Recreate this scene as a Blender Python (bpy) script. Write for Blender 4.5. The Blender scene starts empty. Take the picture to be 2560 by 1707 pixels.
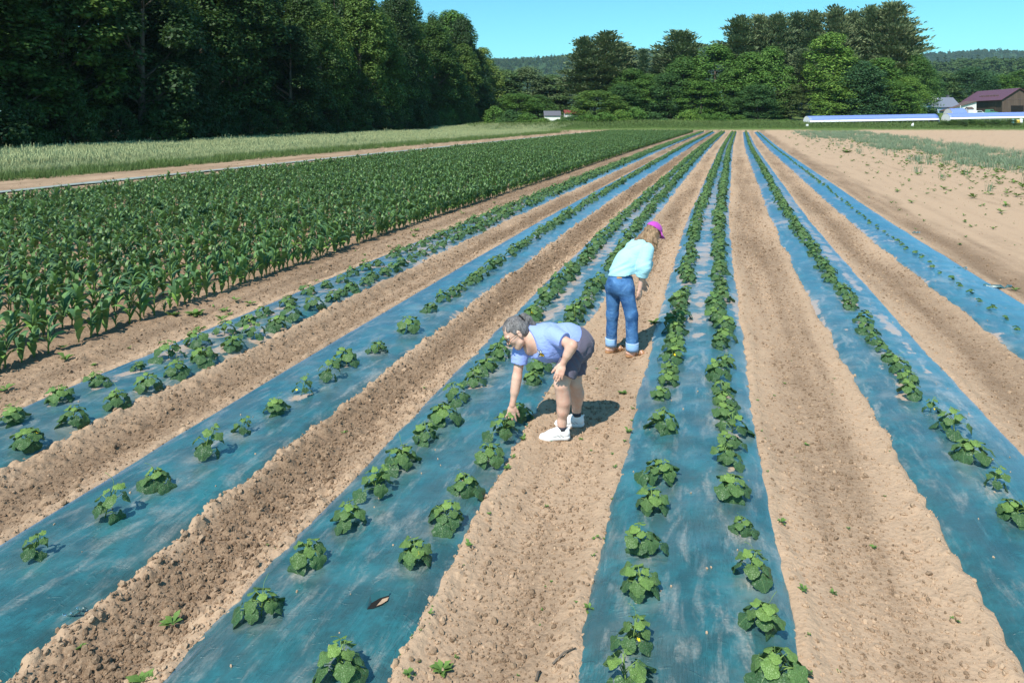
import bpy, bmesh, math, random
import numpy as np
from mathutils import Vector, Matrix, Euler

# ------------------------------------------------------------------ camera, sky, sun, exposure
sc = bpy.context.scene
COL = sc.collection
CAM_H = 3.0
cam_d = bpy.data.cameras.new('camera'); cam = bpy.data.objects.new('camera', cam_d); COL.objects.link(cam)
cam.location = (0, 0, CAM_H); cam.rotation_euler = (math.radians(90), 0, 0)
cam_d.sensor_width = 36.0; cam_d.lens = 36.0 * 1800 / 2560
cam_d.shift_y = -(853.5 - 293) / 2560
cam_d.clip_start = 0.1; cam_d.clip_end = 30000
sc.camera = cam

SUN_DIR = Vector((0.39, 0.69, -1.0)).normalized()          # the way the light travels
SUN_EL = math.asin(-SUN_DIR.z)
SUN_AZ = math.atan2(-SUN_DIR.x, -SUN_DIR.y)                # clockwise from +Y
w = bpy.data.worlds.new('World'); sc.world = w; w.use_nodes = True
wn = w.node_tree.nodes; wl = w.node_tree.links
sky = wn.new('ShaderNodeTexSky'); sky.sky_type = 'NISHITA'; sky.sun_disc = False
sky.sun_elevation = SUN_EL; sky.sun_rotation = SUN_AZ
sky.air_density = 1.0; sky.dust_density = 0.3; sky.ozone_density = 1.0; sky.altitude = 100
tint = wn.new('ShaderNodeMix'); tint.data_type = 'RGBA'; tint.blend_type = 'MULTIPLY'
tint.inputs[0].default_value = 1.0
tint.inputs[7].default_value = (0.355, 0.79, 0.84, 1)
wl.new(sky.outputs[0], tint.inputs[6])
bg = wn['Background']; bg.inputs[1].default_value = 0.146
wl.new(tint.outputs[2], bg.inputs[0])
sun_d = bpy.data.lights.new('sun', 'SUN'); sun_d.energy = 4.5; sun_d.angle = math.radians(0.53); sun_d.color = (1.0, 0.95, 0.87)
sun = bpy.data.objects.new('sun', sun_d); COL.objects.link(sun)
sun.location = (-60, -100, 130); sun.rotation_euler = SUN_DIR.to_track_quat('-Z', 'Y').to_euler()
sc.view_settings.view_transform = 'Standard'; sc.view_settings.look = 'None'
sc.view_settings.gamma = 1.0; sc.view_settings.use_curve_mapping = False
sc.view_settings.exposure = 0.5
sc.cycles.max_bounces = 6; sc.cycles.diffuse_bounces = 3; sc.cycles.glossy_bounces = 3
sc.cycles.transmission_bounces = 4; sc.cycles.transparent_max_bounces = 6
sc.cycles.use_denoising = True

# ------------------------------------------------------------------ helpers
rng = np.random.default_rng(7)
random.seed(7)

def tag(o, label=None, cat=None, group=None, kind=None):
    if label: o['label'] = label
    if cat: o['category'] = cat
    if group: o['group'] = group
    if kind: o['kind'] = kind
    return o

def empty(name, loc=(0, 0, 0), rz=0.0):
    o = bpy.data.objects.new(name, None); COL.objects.link(o)
    o.location = loc; o.rotation_euler = (0, 0, rz); o.empty_display_size = 0.1
    return o

def link(name, me, parent=None, mat=None, M=None, coll=None):
    o = bpy.data.objects.new(name, me)
    (coll or COL).objects.link(o)
    if mat is not None and len(me.materials) == 0: me.materials.append(mat)
    if parent is not None: o.parent = parent
    if M is not None: o.matrix_basis = M
    return o

def np_mesh(name, verts, faces, smooth=False, mats=(), mat_idx=None):
    """faces: an (n,3) or (n,4) array, or a list of such arrays"""
    verts = np.ascontiguousarray(verts, dtype=np.float32).reshape(-1, 3)
    if isinstance(faces, np.ndarray): faces = [faces]
    faces = [np.asarray(f, dtype=np.int32) for f in faces if len(f)]
    me = bpy.data.meshes.new(name)
    me.vertices.add(len(verts)); me.vertices.foreach_set('co', verts.ravel())
    li = np.concatenate([f.ravel() for f in faces])
    tot = np.concatenate([np.full(len(f), f.shape[1], np.int32) for f in faces])
    st = np.concatenate([[0], np.cumsum(tot)[:-1]]).astype(np.int32)
    me.loops.add(len(li)); me.loops.foreach_set('vertex_index', li)
    me.polygons.add(len(tot)); me.polygons.foreach_set('loop_start', st); me.polygons.foreach_set('loop_total', tot)
    if mat_idx is not None: me.polygons.foreach_set('material_index', np.asarray(mat_idx, np.int32))
    me.update(calc_edges=True)
    if smooth: me.polygons.foreach_set('use_smooth', np.ones(len(tot), bool))
    for m in mats: me.materials.append(m)
    return me

def set_attr(me, name, vals, typ='FLOAT', dom='POINT'):
    a = me.attributes.new(name, typ, dom)
    vals = np.asarray(vals)
    if typ == 'FLOAT': a.data.foreach_set('value', vals.astype(np.float32).ravel())
    elif typ == 'INT': a.data.foreach_set('value', vals.astype(np.int32).ravel())
    elif typ == 'FLOAT_VECTOR': a.data.foreach_set('vector', vals.astype(np.float32).ravel())
    elif typ == 'FLOAT2': a.data.foreach_set('vector', vals.astype(np.float32).ravel())

class MB:
    """collects boxes, tubes, prisms ... into ONE mesh"""
    def __init__(self): self.v = []; self.f = []; self.n = 0
    def add(self, verts, faces):
        verts = [tuple(map(float, p)) for p in verts]
        self.v += verts; self.f += [tuple(i + self.n for i in f) for f in faces]; self.n += len(verts); return self
    def box(self, lo, hi, M=None):
        (a, b, c), (d, e, f) = lo, hi
        vs = [Vector(p) for p in ((a,b,c),(d,b,c),(d,e,c),(a,e,c),(a,b,f),(d,b,f),(d,e,f),(a,e,f))]
        if M is not None: vs = [M @ p for p in vs]
        return self.add(vs, [(0,3,2,1),(4,5,6,7),(0,1,5,4),(1,2,6,5),(2,3,7,6),(3,0,4,7)])
    def tube(self, pts, radii, n=6, caps=True):
        pts = [Vector(p) for p in pts]
        if not hasattr(radii, '__len__'): radii = [radii] * len(pts)
        rings = []
        up = Vector((0.13, 0.21, 1)).normalized()
        for i, p in enumerate(pts):
            d = (pts[min(i + 1, len(pts) - 1)] - pts[max(i - 1, 0)])
            if d.length < 1e-9: d = Vector((0, 0, 1))
            d.normalize()
            a = d.cross(up)
            if a.length < 1e-3: a = d.cross(Vector((1, 0, 0)))
            a.normalize(); b = d.cross(a)
            rings.append([p + (a * math.cos(2*math.pi*k/n) + b * math.sin(2*math.pi*k/n)) * radii[i] for k in range(n)])
        vs = [q for r in rings for q in r]; fs = []
        for i in range(len(pts) - 1):
            for k in range(n):
                fs.append((i*n+k, i*n+(k+1) % n, (i+1)*n+(k+1) % n, (i+1)*n+k))
        if caps:
            fs.append(tuple(range(n))[::-1]); fs.append(tuple((len(pts)-1)*n + k for k in range(n)))
        return self.add(vs, fs)
    def prism(self, poly, vec):
        vec = Vector(vec); n = len(poly); a = [Vector(p) for p in poly]
        return self.add(a + [p + vec for p in a], [tuple(range(n))[::-1], tuple(range(n, 2*n))] + [(k, (k+1) % n, n+(k+1) % n, n+k) for k in range(n)])
    def mesh(self, name, mat=None, smooth=False):
        me = bpy.data.meshes.new(name); me.from_pydata(self.v, [], self.f); me.update()
        if smooth:
            me.polygons.foreach_set('use_smooth', [True] * len(me.polygons))
        if mat: me.materials.append(mat)
        return me
    def build(self, name, mat=None, parent=None, smooth=False, M=None):
        return link(name, self.mesh(name, mat, smooth), parent, None, M)

# ---- numpy noise
def _hash(ix, iy, seed):
    h = (ix.astype(np.int64) * 374761393 + iy.astype(np.int64) * 668265263 + seed * 1442695041) & 0xFFFFFFFF
    h = ((h ^ (h >> 13)) * 1274126177) & 0xFFFFFFFF
    return ((h ^ (h >> 16)) & 0xFFFF).astype(np.float32) / 65535.0
def vnoise(x, y, seed=0):
    x = np.asarray(x, np.float64); y = np.asarray(y, np.float64)
    ix = np.floor(x); iy = np.floor(y); fx = (x - ix).astype(np.float32); fy = (y - iy).astype(np.float32)
    fx = fx*fx*(3-2*fx); fy = fy*fy*(3-2*fy)
    a = _hash(ix, iy, seed); b = _hash(ix+1, iy, seed); c = _hash(ix, iy+1, seed); d = _hash(ix+1, iy+1, seed)
    return (a*(1-fx)+b*fx)*(1-fy) + (c*(1-fx)+d*fx)*fy          # 0..1
def fbm(x, y, seed=0, octs=4, gain=0.5):
    s = 0; a = 1; t = 0
    for o in range(octs):
        s = s + a * vnoise(np.asarray(x) * 2**o + 17.3*o, np.asarray(y) * 2**o - 9.1*o, seed + o); t += a; a *= gain
    return s / t
def clod_field(x, y, seed, cover=1.0):
    """rounded lumps: one dome of random size per cell; heights in cell units"""
    ix = np.floor(x); iy = np.floor(y); h = np.zeros(np.shape(x), np.float32)
    for dx in (-1, 0, 1):
        for dy in (-1, 0, 1):
            cx, cy = ix + dx, iy + dy
            px = cx + _hash(cx, cy, seed); py = cy + _hash(cx, cy, seed + 1); r = .12 + .50 * _hash(cx, cy, seed + 2) ** 2.2
            r = np.where(_hash(cx, cy, seed + 3) < cover, r, 0.0)
            d2 = (x - px) ** 2 + (y - py) ** 2
            h = np.maximum(h, np.sqrt(np.maximum(r * r - d2, 0)) * .9)
    return h
def sstep(a, b, x):
    t = np.clip((np.asarray(x, np.float64) - a) / (b - a), 0, 1); return t*t*(3-2*t)

# ---- the lie of the field: rows run away from the camera and bend gently to the right
_DY = np.array([-50, 0, 3.92, 4.88, 6.69, 8.91, 13.2, 20.7, 34.6, 69.0, 146.0, 400.0, 6000.0])
_DX = np.array([-12.5, 0.0, 0.972, 1.214, 1.673, 2.267, 3.478, 5.63, 9.92, 20.5, 45.0, 127.0, 1980.0])
def row_x(Y):
    """x of the middle bed's centre line at depth Y (lightly smoothed)"""
    Y = np.asarray(Y, np.float64)
    return sum(np.interp(Y*(1+e), _DY, _DX)/(1+e) for e in (-0.15, -0.075, 0, 0.075, 0.15)) / 5.0
FIELD_END = 147.0
BEDS = {'A': (-6.35, 0.56), 'B': (-4.25, 0.595), 'C': (-2.20, 0.61), 'D': (0.0, 0.61), 'E': (2.38, 0.56), 'F': (4.62, 0.58)}
F_PX = 1800.0
def unproject(px, py, z=0.0):
    """ground point seen at a photograph pixel"""
    Y = F_PX * (CAM_H - z) / (py - 293.0); return ((px - 1280.0) * Y / F_PX, Y)

def land_z(X, Y):
    """broad relief beyond the field: a bank, then the farmyard's rise"""
    X = np.asarray(X, np.float64); Y = np.asarray(Y, np.float64)
    z = 1.45 * sstep(147, 163, Y) * sstep(-60, 10, X - 0.1*Y)
    z = z + 3.0 * sstep(178, 215, Y) * sstep(20, 75, X)
    z = z + 0.7 * sstep(178, 240, Y) * (1 - sstep(20, 75, X))
    z = z + 6.0 * sstep(260, 900, Y)
    return z

def soil_amp(u):
    """how lumpy and how damp the bare soil is across the rows"""
    lump = np.interp(u, [-31, -9, -8.2, -7.3, -6.9, -5.3, -4.9, -3.2, -2.8, -1.1, -0.8, 1.19, 1.8, 3.5, 4.0, 5.6, 6.6, 9], [.03, .032, .032, .042, .035, .05, .036, .056, .03, .018, .012, .007, .008, .014, .012, .018, .008, .006])
    return lump
def damp_of(u, Y):
    X = u
    base = np.interp(u, [-60, -31, -28, -9, -7.6, -7.15, -6.95, -5.78, -5.60, -5.3, -5.0, -4.86, -3.62, -3.5, -3.22, -2.98, -2.82, -1.55, -1.38, -1.05, -0.82, -0.66, 0.64, .82, 1.0, 1.22, 1.45, 1.65, 1.8, 2.96, 3.12, 3.5, 3.85, 4.02, 5.22, 5.4, 5.7, 6.2, 6.8, 40],
                     [.5, .5, .5, .62, .68, .55, .3, .3, .62, .8, .62, .35, .35, .72, .95, .5, .2, .14, .34, .52, .34, .12, .12, .30, .40, .50, .42, .3, .14, .2, .42, .55, .4, .2, .3, .55, .66, .5, .12, .06])
    n = fbm(u * 4.5 + 3, Y * 0.30, 11, 4); n2 = fbm(u * 1.3, Y * .5, 12, 3)
    return np.clip(base + (n - 0.5) * 0.7 + (n2 - .5) * .35, 0, 1)

def soil_z(u, Y, detail=True):
    """height of the soil; lowered under the plastic beds, with a lip along each film edge"""
    u = np.asarray(u, np.float64); Y = np.asarray(Y, np.float64)
    z = np.zeros(np.broadcast(u, Y).shape)
    fade = 1 - sstep(60, 120, Y)
    # wheel tracks
    for c, wd, dp in ((-5.3, .42, .07), (-3.22, .42, .075), (-1.09, .45, .055), (1.19, .5, .045), (3.5, .45, .05), (5.65, .35, .05), (-7.3, .4, .03)):
        z = z - dp * np.exp(-((u - c) / wd) ** 2 * 1.6)
    if detail:
        lump = soil_amp(u)
        n1 = fbm(u * 5.0, Y * 4.2, 3, 3) - 0.5
        n2 = np.abs(fbm(u * 17, Y * 15, 5, 3) - 0.5) * 2
        n3 = fbm(u * 45, Y * 40, 8, 2) - 0.5
        near = 1 - sstep(25, 55, Y)
        z = z + lump * (0.60 * n1 + near * (0.25 * (0.5 - n2) + 0.0 * n3))
        # clods: rounded lumps of three sizes
        cov = np.clip(lump / .055, .15, 1.0)
        z = z + near * (clod_field(u * 9, Y * 9, 21, cov * .55) / 9 * cov * .8 + clod_field(u * 20, Y * 20, 31, .15 + .75 * cov) / 20 * (.3 + .7 * cov))
    if detail:                                            # trodden prints on the path where the women walk
        for i in range(26):
            fy = 4.6 + i * .34; fu = -1.08 + (.14 if i % 2 else -.13) + .07 * math.sin(i * 3.7); rot = .25 * math.sin(i * 1.9)
            m = (np.abs(u - fu) < .2) & (np.abs(Y - fy) < .25)
            if not m.any(): continue
            a = u[m] - fu if u.shape == z.shape else (u + 0 * z)[m] - fu; b = Y[m] - fy if Y.shape == z.shape else (Y + 0 * z)[m] - fy
            p = (a * math.cos(rot) - b * math.sin(rot)) / .052; q = (a * math.sin(rot) + b * math.cos(rot)) / .135; d = p * p + q * q
            z[m] = z[m] * (1 - .6 * np.exp(-d * d)) - .022 * np.exp(-d * d) + .008 * np.exp(-((np.sqrt(d) - 1.35) / .25) ** 2)
    inbed = np.zeros_like(z); lip = np.zeros_like(z)
    for k, (c, hw) in BEDS.items():
        sd = ord(k)
        e1 = hw + 0.16 * (fbm(Y * 1.1, Y * 0 + 3, sd, 4) - 0.5) + 0.05 * (vnoise(Y * 9, Y*0, sd + 9) - .5)
        e2 = hw + 0.16 * (fbm(Y * 1.1, Y * 0 + 8, sd + 4, 4) - 0.5) + 0.05 * (vnoise(Y * 9, Y*0, sd + 5) - .5)
        d = np.where(u < c, (c - u) - e1, (u - c) - e2)           # <0 inside the film
        inbed = np.maximum(inbed, 1 - sstep(-0.10, -0.015, d))
        lip = np.maximum(lip, np.exp(-((d - 0.05) / 0.06) ** 2))
    z = z + fade * (0.028 * lip) - 0.13 * inbed * fade - 0.05 * inbed * (1 - fade)
    return z

def film_z(k, u, Y):
    c, hw = BEDS[k]
    t = np.abs(np.asarray(u, np.float64) - c) / hw
    prof = 0.055 * (1 - np.clip(t, 0, 2) ** 3.2) + 0.012
    wav = 0.014 * (fbm(u * 1.6 + ord(k), Y * 0.9, 31, 3) - 0.5) * 2
    rip = 0.007 * np.sin(Y * 10.5 + 3 * fbm(Y * .8, u*0 + 1., 41, 2) + 2.5 * t) * np.clip(1 - t, 0, 1) * fbm(Y * .35, u * .9, 77, 2)
    return prof + wav + rip
# ------------------------------------------------------------------ materials
class NT:
    """tiny node-tree writer"""
    def __init__(self, name):
        self.m = bpy.data.materials.new(name); self.m.use_nodes = True
        self.t = self.m.node_tree; self.t.nodes.clear()
        self.out = self.t.nodes.new('ShaderNodeOutputMaterial')
    def n(self, typ, **kw):
        nd = self.t.nodes.new(typ)
        for k, v in kw.items():
            if k.startswith('i_'):
                key = k[2:]; key = int(key) if key.isdigit() else key.replace('_', ' ')
                self.inp(nd, key, v)
            else: setattr(nd, k, v)
        return nd
    def inp(self, nd, key, v):
        s = nd.inputs[key]
        if hasattr(v, 'is_output') or isinstance(v, bpy.types.NodeSocket): self.t.links.new(v, s)
        elif isinstance(v, bpy.types.Node): self.t.links.new(v.outputs[0], s)
        else:
            if isinstance(v, tuple) and len(v) == 3 and len(getattr(s, 'default_value', ())) == 4: v = v + (1,)
            s.default_value = v
    def coord(self, kind='Object', scale=None):
        c = self.n('ShaderNodeTexCoord').outputs[kind]
        if scale is not None:
            mp = self.n('ShaderNodeMapping'); self.t.links.new(c, mp.inputs[0]); mp.inputs['Scale'].default_value = scale; return mp.outputs[0]
        return c
    def attr(self, name, out='Fac'):
        return self.n('ShaderNodeAttribute', attribute_name=name).outputs[out]
    def scale(self, vec, s):
        mp = self.n('ShaderNodeMapping'); self.t.links.new(vec, mp.inputs[0]); mp.inputs['Scale'].default_value = s; return mp.outputs[0]
    def noise(self, vec, scale, detail=4, rough=0.55, dist=0.0):
        return self.n('ShaderNodeTexNoise', i_Vector=vec, i_Scale=scale, i_Detail=detail, i_Roughness=rough, i_Distortion=dist).outputs[0]
    def vor(self, vec, scale, feature='F1'):
        return self.n('ShaderNodeTexVoronoi', feature=feature, i_Vector=vec, i_Scale=scale).outputs[0]
    def ramp(self, fac, a, b, lo=0.0, hi=1.0):
        r = self.n('ShaderNodeMapRange', interpolation_type='SMOOTHSTEP', i_0=fac); r.inputs[1].default_value = a; r.inputs[2].default_value = b
        r.inputs[3].default_value = lo; r.inputs[4].default_value = hi; return r.outputs[0]
    def mix(self, fac, a, b, mode='MIX'):
        m = self.n('ShaderNodeMix', data_type='RGBA', blend_type=mode)
        self.inp(m, 0, fac); self.inp(m, 6, a); self.inp(m, 7, b); return m.outputs[2]
    def math(self, op, a, b=0.0, c=None):
        m = self.n('ShaderNodeMath', operation=op); self.inp(m, 0, a); self.inp(m, 1, b)
        if c is not None: self.inp(m, 2, c)
        return m.outputs[0]
    def bump(self, h, strength=0.5, dist=0.02, normal=None):
        b = self.n('ShaderNodeBump', i_Height=h, i_Strength=strength, i_Distance=dist)
        if normal is not None: self.inp(b, 'Normal', normal)
        return b.outputs[0]
    def bsdf(self, color, rough=0.8, normal=None, spec=0.3, **kw):
        b = self.n('ShaderNodeBsdfPrincipled'); self.inp(b, 'Base Color', color); self.inp(b, 'Roughness', rough)
        self.inp(b, 'Specular IOR Level', spec)
        if normal is not None: self.inp(b, 'Normal', normal)
        for k, v in kw.items(): self.inp(b, k.replace('_', ' '), v)
        return b.outputs[0]
    def done(self, shader):
        self.t.links.new(shader, self.out.inputs[0]); return self.m

def simple(name, col, rough=0.7, var=0.15, scale=8.0, bump=0.0, spec=0.3, metal=0.0):
    t = NT(name); c = t.coord('Object')
    n = t.noise(c, scale, 5)
    dark = tuple(x * (1 - var) for x in col); lite = tuple(min(1, x * (1 + var)) for x in col)
    k = t.mix(n, dark, lite)
    nm = t.bump(t.noise(c, scale * 4, 4), bump, 0.01) if bump else None
    return t.done(t.bsdf(k, rough, nm, spec, Metallic=metal))

def leaf_mat(name, young, mature, back, gloss=0.42, trans=0.22, vein=False, rnd=0.28, spec=0.4):
    t = NT(name)
    geo = t.n('ShaderNodeNewGeometry'); info = t.n('ShaderNodeObjectInfo')
    r = info.outputs['Random']
    isl = geo.outputs['Random Per Island']
    mixr = t.math('MULTIPLY_ADD', isl, 0.6, t.math('MULTIPLY', r, 0.4))
    age = t.attr('age')
    col = t.mix(age, mature, young)
    v = t.math('MULTIPLY_ADD', mixr, 2 * rnd, 1 - rnd)
    hv = t.n('ShaderNodeHueSaturation', i_Color=col); t.inp(hv, 'Value', v)
    t.inp(hv, 'Hue', t.math('MULTIPLY_ADD', isl, 0.03, 0.485))
    col = hv.outputs[0]
    nm = None
    if vein:
        uv = t.attr('luv', 'Vector')
        sx = t.n('ShaderNodeSeparateXYZ', i_0=uv)
        wv = t.n('ShaderNodeTexNoise', i_Vector=uv, i_Scale=9.0, i_Detail=3.0)
        v1 = t.vor(uv, 7.0, 'DISTANCE_TO_EDGE')
        yy = t.math('SUBTRACT', sx.outputs[1], 0.06)
        th = t.math('ARCTAN2', sx.outputs[0], yy)
        rr = t.math('SQRT', t.math('ADD', t.math('MULTIPLY', sx.outputs[0], sx.outputs[0]), t.math('MULTIPLY', yy, yy)))
        rv = t.math('MULTIPLY', t.math('ABSOLUTE', t.math('SINE', t.math('MULTIPLY', th, 2.5))), rr)
        nm = t.bump(t.math('ADD', t.ramp(v1, 0.0, 0.12), wv.outputs[0]), 0.55, 0.008)
        col = t.mix(t.ramp(v1, 0.0, 0.04, 0.08, 0.0), col, back)
        col = t.mix(t.ramp(rv, 0.012, 0.045, 0.6, 0.0), col, (0.20, 0.32, 0.11))
    col2 = t.mix(geo.outputs['Backfacing'], col, back)
    b = t.bsdf(col2, gloss, nm, spec)
    tr = t.n('ShaderNodeBsdfTranslucent'); t.inp(tr, 'Color', t.mix(0.5, col, (0.25, 0.45, 0.05)))
    ms = t.n('ShaderNodeMixShader'); ms.inputs[0].default_value = trans
    t.t.links.new(b, ms.inputs[1]); t.t.links.new(tr.outputs[0], ms.inputs[2])
    return t.done(ms.outputs[0])

M_CUKE = leaf_mat('cucumber_leaf', (0.20, 0.32, 0.070), (0.046, 0.106, 0.040), (0.13, 0.21, 0.085), 0.42, 0.14, vein=True, rnd=0.22)
M_CORN = leaf_mat('corn_leaf', (0.18, 0.31, 0.06), (0.078, 0.158, 0.062), (0.12, 0.22, 0.085), 0.5, 0.14, rnd=0.25, spec=0.45)
M_STEM = simple('plant_stem', (0.17, 0.27, 0.07), 0.55, 0.2, 20)
M_FLOWER = simple('flower_petal', (0.85, 0.62, 0.02), 0.6, 0.1, 20)

def soil_material(name, clod=False):
    t = NT(name)
    pos = t.n('ShaderNodeNewGeometry').outputs['Position']
    damp = t.attr('damp') if not clod else t.n('ShaderNodeAttribute', attribute_name='damp', attribute_type='INSTANCER').outputs['Fac']
    fine = t.noise(pos, 22, 6, 0.65); mid = t.noise(pos, 3.1, 5, 0.6); grit = t.noise(pos, 95, 4, 0.7)
    dd = t.math('ADD', damp, t.math('MULTIPLY', t.math('SUBTRACT', fine, 0.5), 0.55))
    dd = t.math('ADD', dd, t.math('MULTIPLY', t.math('SUBTRACT', mid, 0.5), 0.45))
    f = t.ramp(dd, 0.05, 0.95)
    col = t.mix(f, (0.438, 0.303, 0.200), (0.160, 0.103, 0.064))
    col = t.mix(t.math('MULTIPLY', t.ramp(grit, 0.35, 0.7), 0.35), col, (0.50, 0.365, 0.245))
    col = t.mix(t.ramp(t.vor(pos, 38), 0.06, 0.16, 0.35, 0.0), col, (0.26, 0.18, 0.125))
    spk = t.math('MULTIPLY', t.ramp(t.noise(pos, 17, 5, .78), .57, .68, 0, .8), t.ramp(damp, .1, .5, .25, 1.0))
    col = t.mix(spk, col, (0.15, 0.10, 0.068))
    if not clod:
        g = t.attr('green')
        gn = t.noise(pos, 2.2, 5, 0.7)
        gcol = t.mix(gn, (0.065, 0.12, 0.028), (0.145, 0.20, 0.055))
        col = t.mix(t.ramp(t.math('ADD', g, t.math('MULTIPLY', t.math('SUBTRACT', t.noise(pos, 1.3, 6, .7), 0.5), 0.8)), 0.3, 0.7), col, gcol)
        lit = t.attr('litter')
        col = t.mix(lit, col, t.mix(gn, (0.035, 0.028, 0.016), (0.075, 0.06, 0.03)))
    h = t.math('ADD', t.math('MULTIPLY', fine, 0.7), t.math('MULTIPLY', grit, 0.35))
    h = t.math('ADD', h, t.math('MULTIPLY', t.vor(pos, 30), 0.5))
    nm = t.bump(h, 0.7, 0.016)
    return t.done(t.bsdf(col, 0.95, nm, 0.12))
M_SOIL = soil_material('field_soil')
M_CLOD = soil_material('soil_clod', True)

def film_material():
    t = NT('teal_mulch_film')
    uv = t.attr('fuv', 'Vector')                                   # x across (m), y along (m), z bed number
    dust_a = t.attr('dust')
    st = t.scale(uv, (2.2, 0.9, 1)); n1 = t.noise(st, 1.0, 6, 0.62, 0.6)
    st2 = t.scale(uv, (7, 2.2, 1)); n2 = t.noise(st2, 1.0, 6, 0.68, 0.4)
    scr = t.noise(t.scale(uv, (42, 3.2, 1)), 1.0, 4, 0.6)
    scr2 = t.noise(t.scale(uv, (5, 60, 1)), 1.0, 3, 0.6)
    mott = t.noise(uv, 3.5, 6, 0.7)
    fine = t.noise(uv, 45, 4, 0.7)
    base = t.mix(t.ramp(mott, 0.36, 0.66), (0.020, 0.074, 0.074), (0.026, 0.150, 0.160))
    base = t.mix(t.ramp(t.math('ADD', n1, t.math('MULTIPLY', dust_a, .16)), 0.42, 0.72, 0, 0.65), base, (0.055, 0.092, 0.085))
    base = t.mix(t.ramp(scr, 0.56, 0.80, 0, 0.35), base, (0.10, 0.24, 0.26))
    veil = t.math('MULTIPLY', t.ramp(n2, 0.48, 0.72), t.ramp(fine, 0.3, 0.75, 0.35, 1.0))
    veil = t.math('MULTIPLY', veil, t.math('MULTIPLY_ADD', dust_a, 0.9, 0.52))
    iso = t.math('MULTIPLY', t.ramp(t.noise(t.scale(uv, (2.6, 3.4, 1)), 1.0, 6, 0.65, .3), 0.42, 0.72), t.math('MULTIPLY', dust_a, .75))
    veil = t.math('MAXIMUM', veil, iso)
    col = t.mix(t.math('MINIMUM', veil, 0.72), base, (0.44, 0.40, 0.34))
    spot = t.ramp(t.math('ADD', t.math('MULTIPLY', t.noise(t.scale(uv, (3.0, 2.6, 1)), 1.0, 5, 0.6), 0.75), t.math('MULTIPLY', dust_a, 0.24)), 0.615, 0.66)
    col = t.mix(spot, col, t.mix(fine, (0.40, 0.28, 0.185), (0.52, 0.38, 0.27)))
    h = t.math('ADD', t.math('MULTIPLY', t.noise(t.scale(uv, (30, 2.0, 1)), 1.0, 3, 0.5), 0.35), t.math('MULTIPLY', t.noise(t.scale(uv, (4, 3, 1)), 1.0, 4, .5), 0.8))
    h = t.math('ADD', h, t.math('MULTIPLY', scr2, 0.10))
    fold = t.ramp(t.noise(t.scale(uv, (9, 16, 1)), 1.0, 2, 0.5, 1.5), 0.60, 0.70)
    h = t.math('ADD', h, t.math('MULTIPLY', fold, 0.18))
    wr = t.ramp(t.noise(t.scale(uv, (55, 5, 1)), 1.0, 2, 0.5, 2.0), .52, .64)
    h = t.math('ADD', h, t.math('MULTIPLY', t.math('MULTIPLY', wr, t.ramp(t.noise(uv, 2.3, 3), .45, .6)), .16))
    nm = t.bump(h, 0.7, 0.02)
    rough = t.math('ADD', t.math('MULTIPLY_ADD', veil, 0.25, 0.36), t.math('MULTIPLY', spot, 0.4))
    b = t.bsdf(col, rough, nm, t.math('MULTIPLY_ADD', spot, -0.5, 0.62), Sheen_Weight=1.0, Sheen_Roughness=0.31, Sheen_Tint=(0.26, 0.62, 0.97), Coat_Weight=0.8, Coat_Roughness=0.25)
    return t.done(b)
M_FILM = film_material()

# ------------------------------------------------------------------ ground: one sheet to the horizon
def zone_attrs(X, Y, u):
    damp = damp_of(u, Y)
    nz = (fbm(u * 0.25, Y * 0.12, 91, 4) - 0.5)
    green = np.zeros_like(u)
    green = np.maximum(green, sstep(-33.0, -34.5, u + 3 * nz) * 0.62)
    green = np.maximum(green, sstep(-38.0, -40, u) * 0.75)
    endY = FIELD_END + 3.0 * nz - 3 * sstep(10, 30, u)
    green = np.maximum(green, sstep(endY, endY + 6, Y))
    strip = sstep(12.5, 15.5, u + 8 * nz - 0.02 * Y) * (1 - sstep(24, 27, u + 6 * nz))
    green = np.maximum(green, strip * 0.36)
    litter = sstep(0.5, -2.0, X - (-40.4 + .2117 * (Y - 56.8)) + 2 * nz) * (Y < 230)
    return damp, green, litter

def build_ground():
    r = np.concatenate([[-60, -20, -8, -4, -2.6, -1.9, -1.5, -1.25, -1.08, -0.97, -0.9],
                        np.arange(-0.86, 0.861, 0.0032),
                        [0.9, 0.97, 1.08, 1.25, 1.5, 1.9, 2.6, 4, 8, 20, 60]])
    ys = [-60, -30, -12, -5, -1, 1.0, 2.0, 2.6]
    y = 3.0
    while y < 60: ys.append(y); y *= 1.0033
    step = 1.005
    while y < 9000: ys.append(y); y *= step; step = min(step * 1.012, 1.10)
    ys = np.array(ys)
    Yg, R = np.meshgrid(ys, r, indexing='ij')
    X = R * np.maximum(Yg, 3.0); u = X - row_x(Yg)
    z = land_z(X, Yg)
    m = (Yg > 0) & (Yg < 160) & (np.abs(R) < 1.3)
    zz = soil_z(u[m], Yg[m]); z[m] += zz * (1 - sstep(135, 150, Yg[m]))
    # rut in the dirt lane beyond the corn, and low roughness in the grass
    z += -0.06 * np.exp(-((u + 30.6) / 0.35) ** 2) - 0.06 * np.exp(-((u + 29.0) / 0.35) ** 2)
    ny, nx = Yg.shape
    idx = np.arange(ny * nx).reshape(ny, nx)
    q = np.stack([idx[:-1, :-1], idx[:-1, 1:], idx[1:, 1:], idx[1:, :-1]], -1).reshape(-1, 4)
    me = np_mesh('ground', np.stack([X, Yg, z], -1).reshape(-1, 3), q, True, [M_SOIL])
    d, g, l = zone_attrs(X.ravel(), Yg.ravel(), u.ravel())
    set_attr(me, 'damp', d); set_attr(me, 'green', g); set_attr(me, 'litter', l)
    tag(link('ground', me), 'tilled tan field soil with wheel tracks running between the beds', kind='structure')
build_ground()
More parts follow.
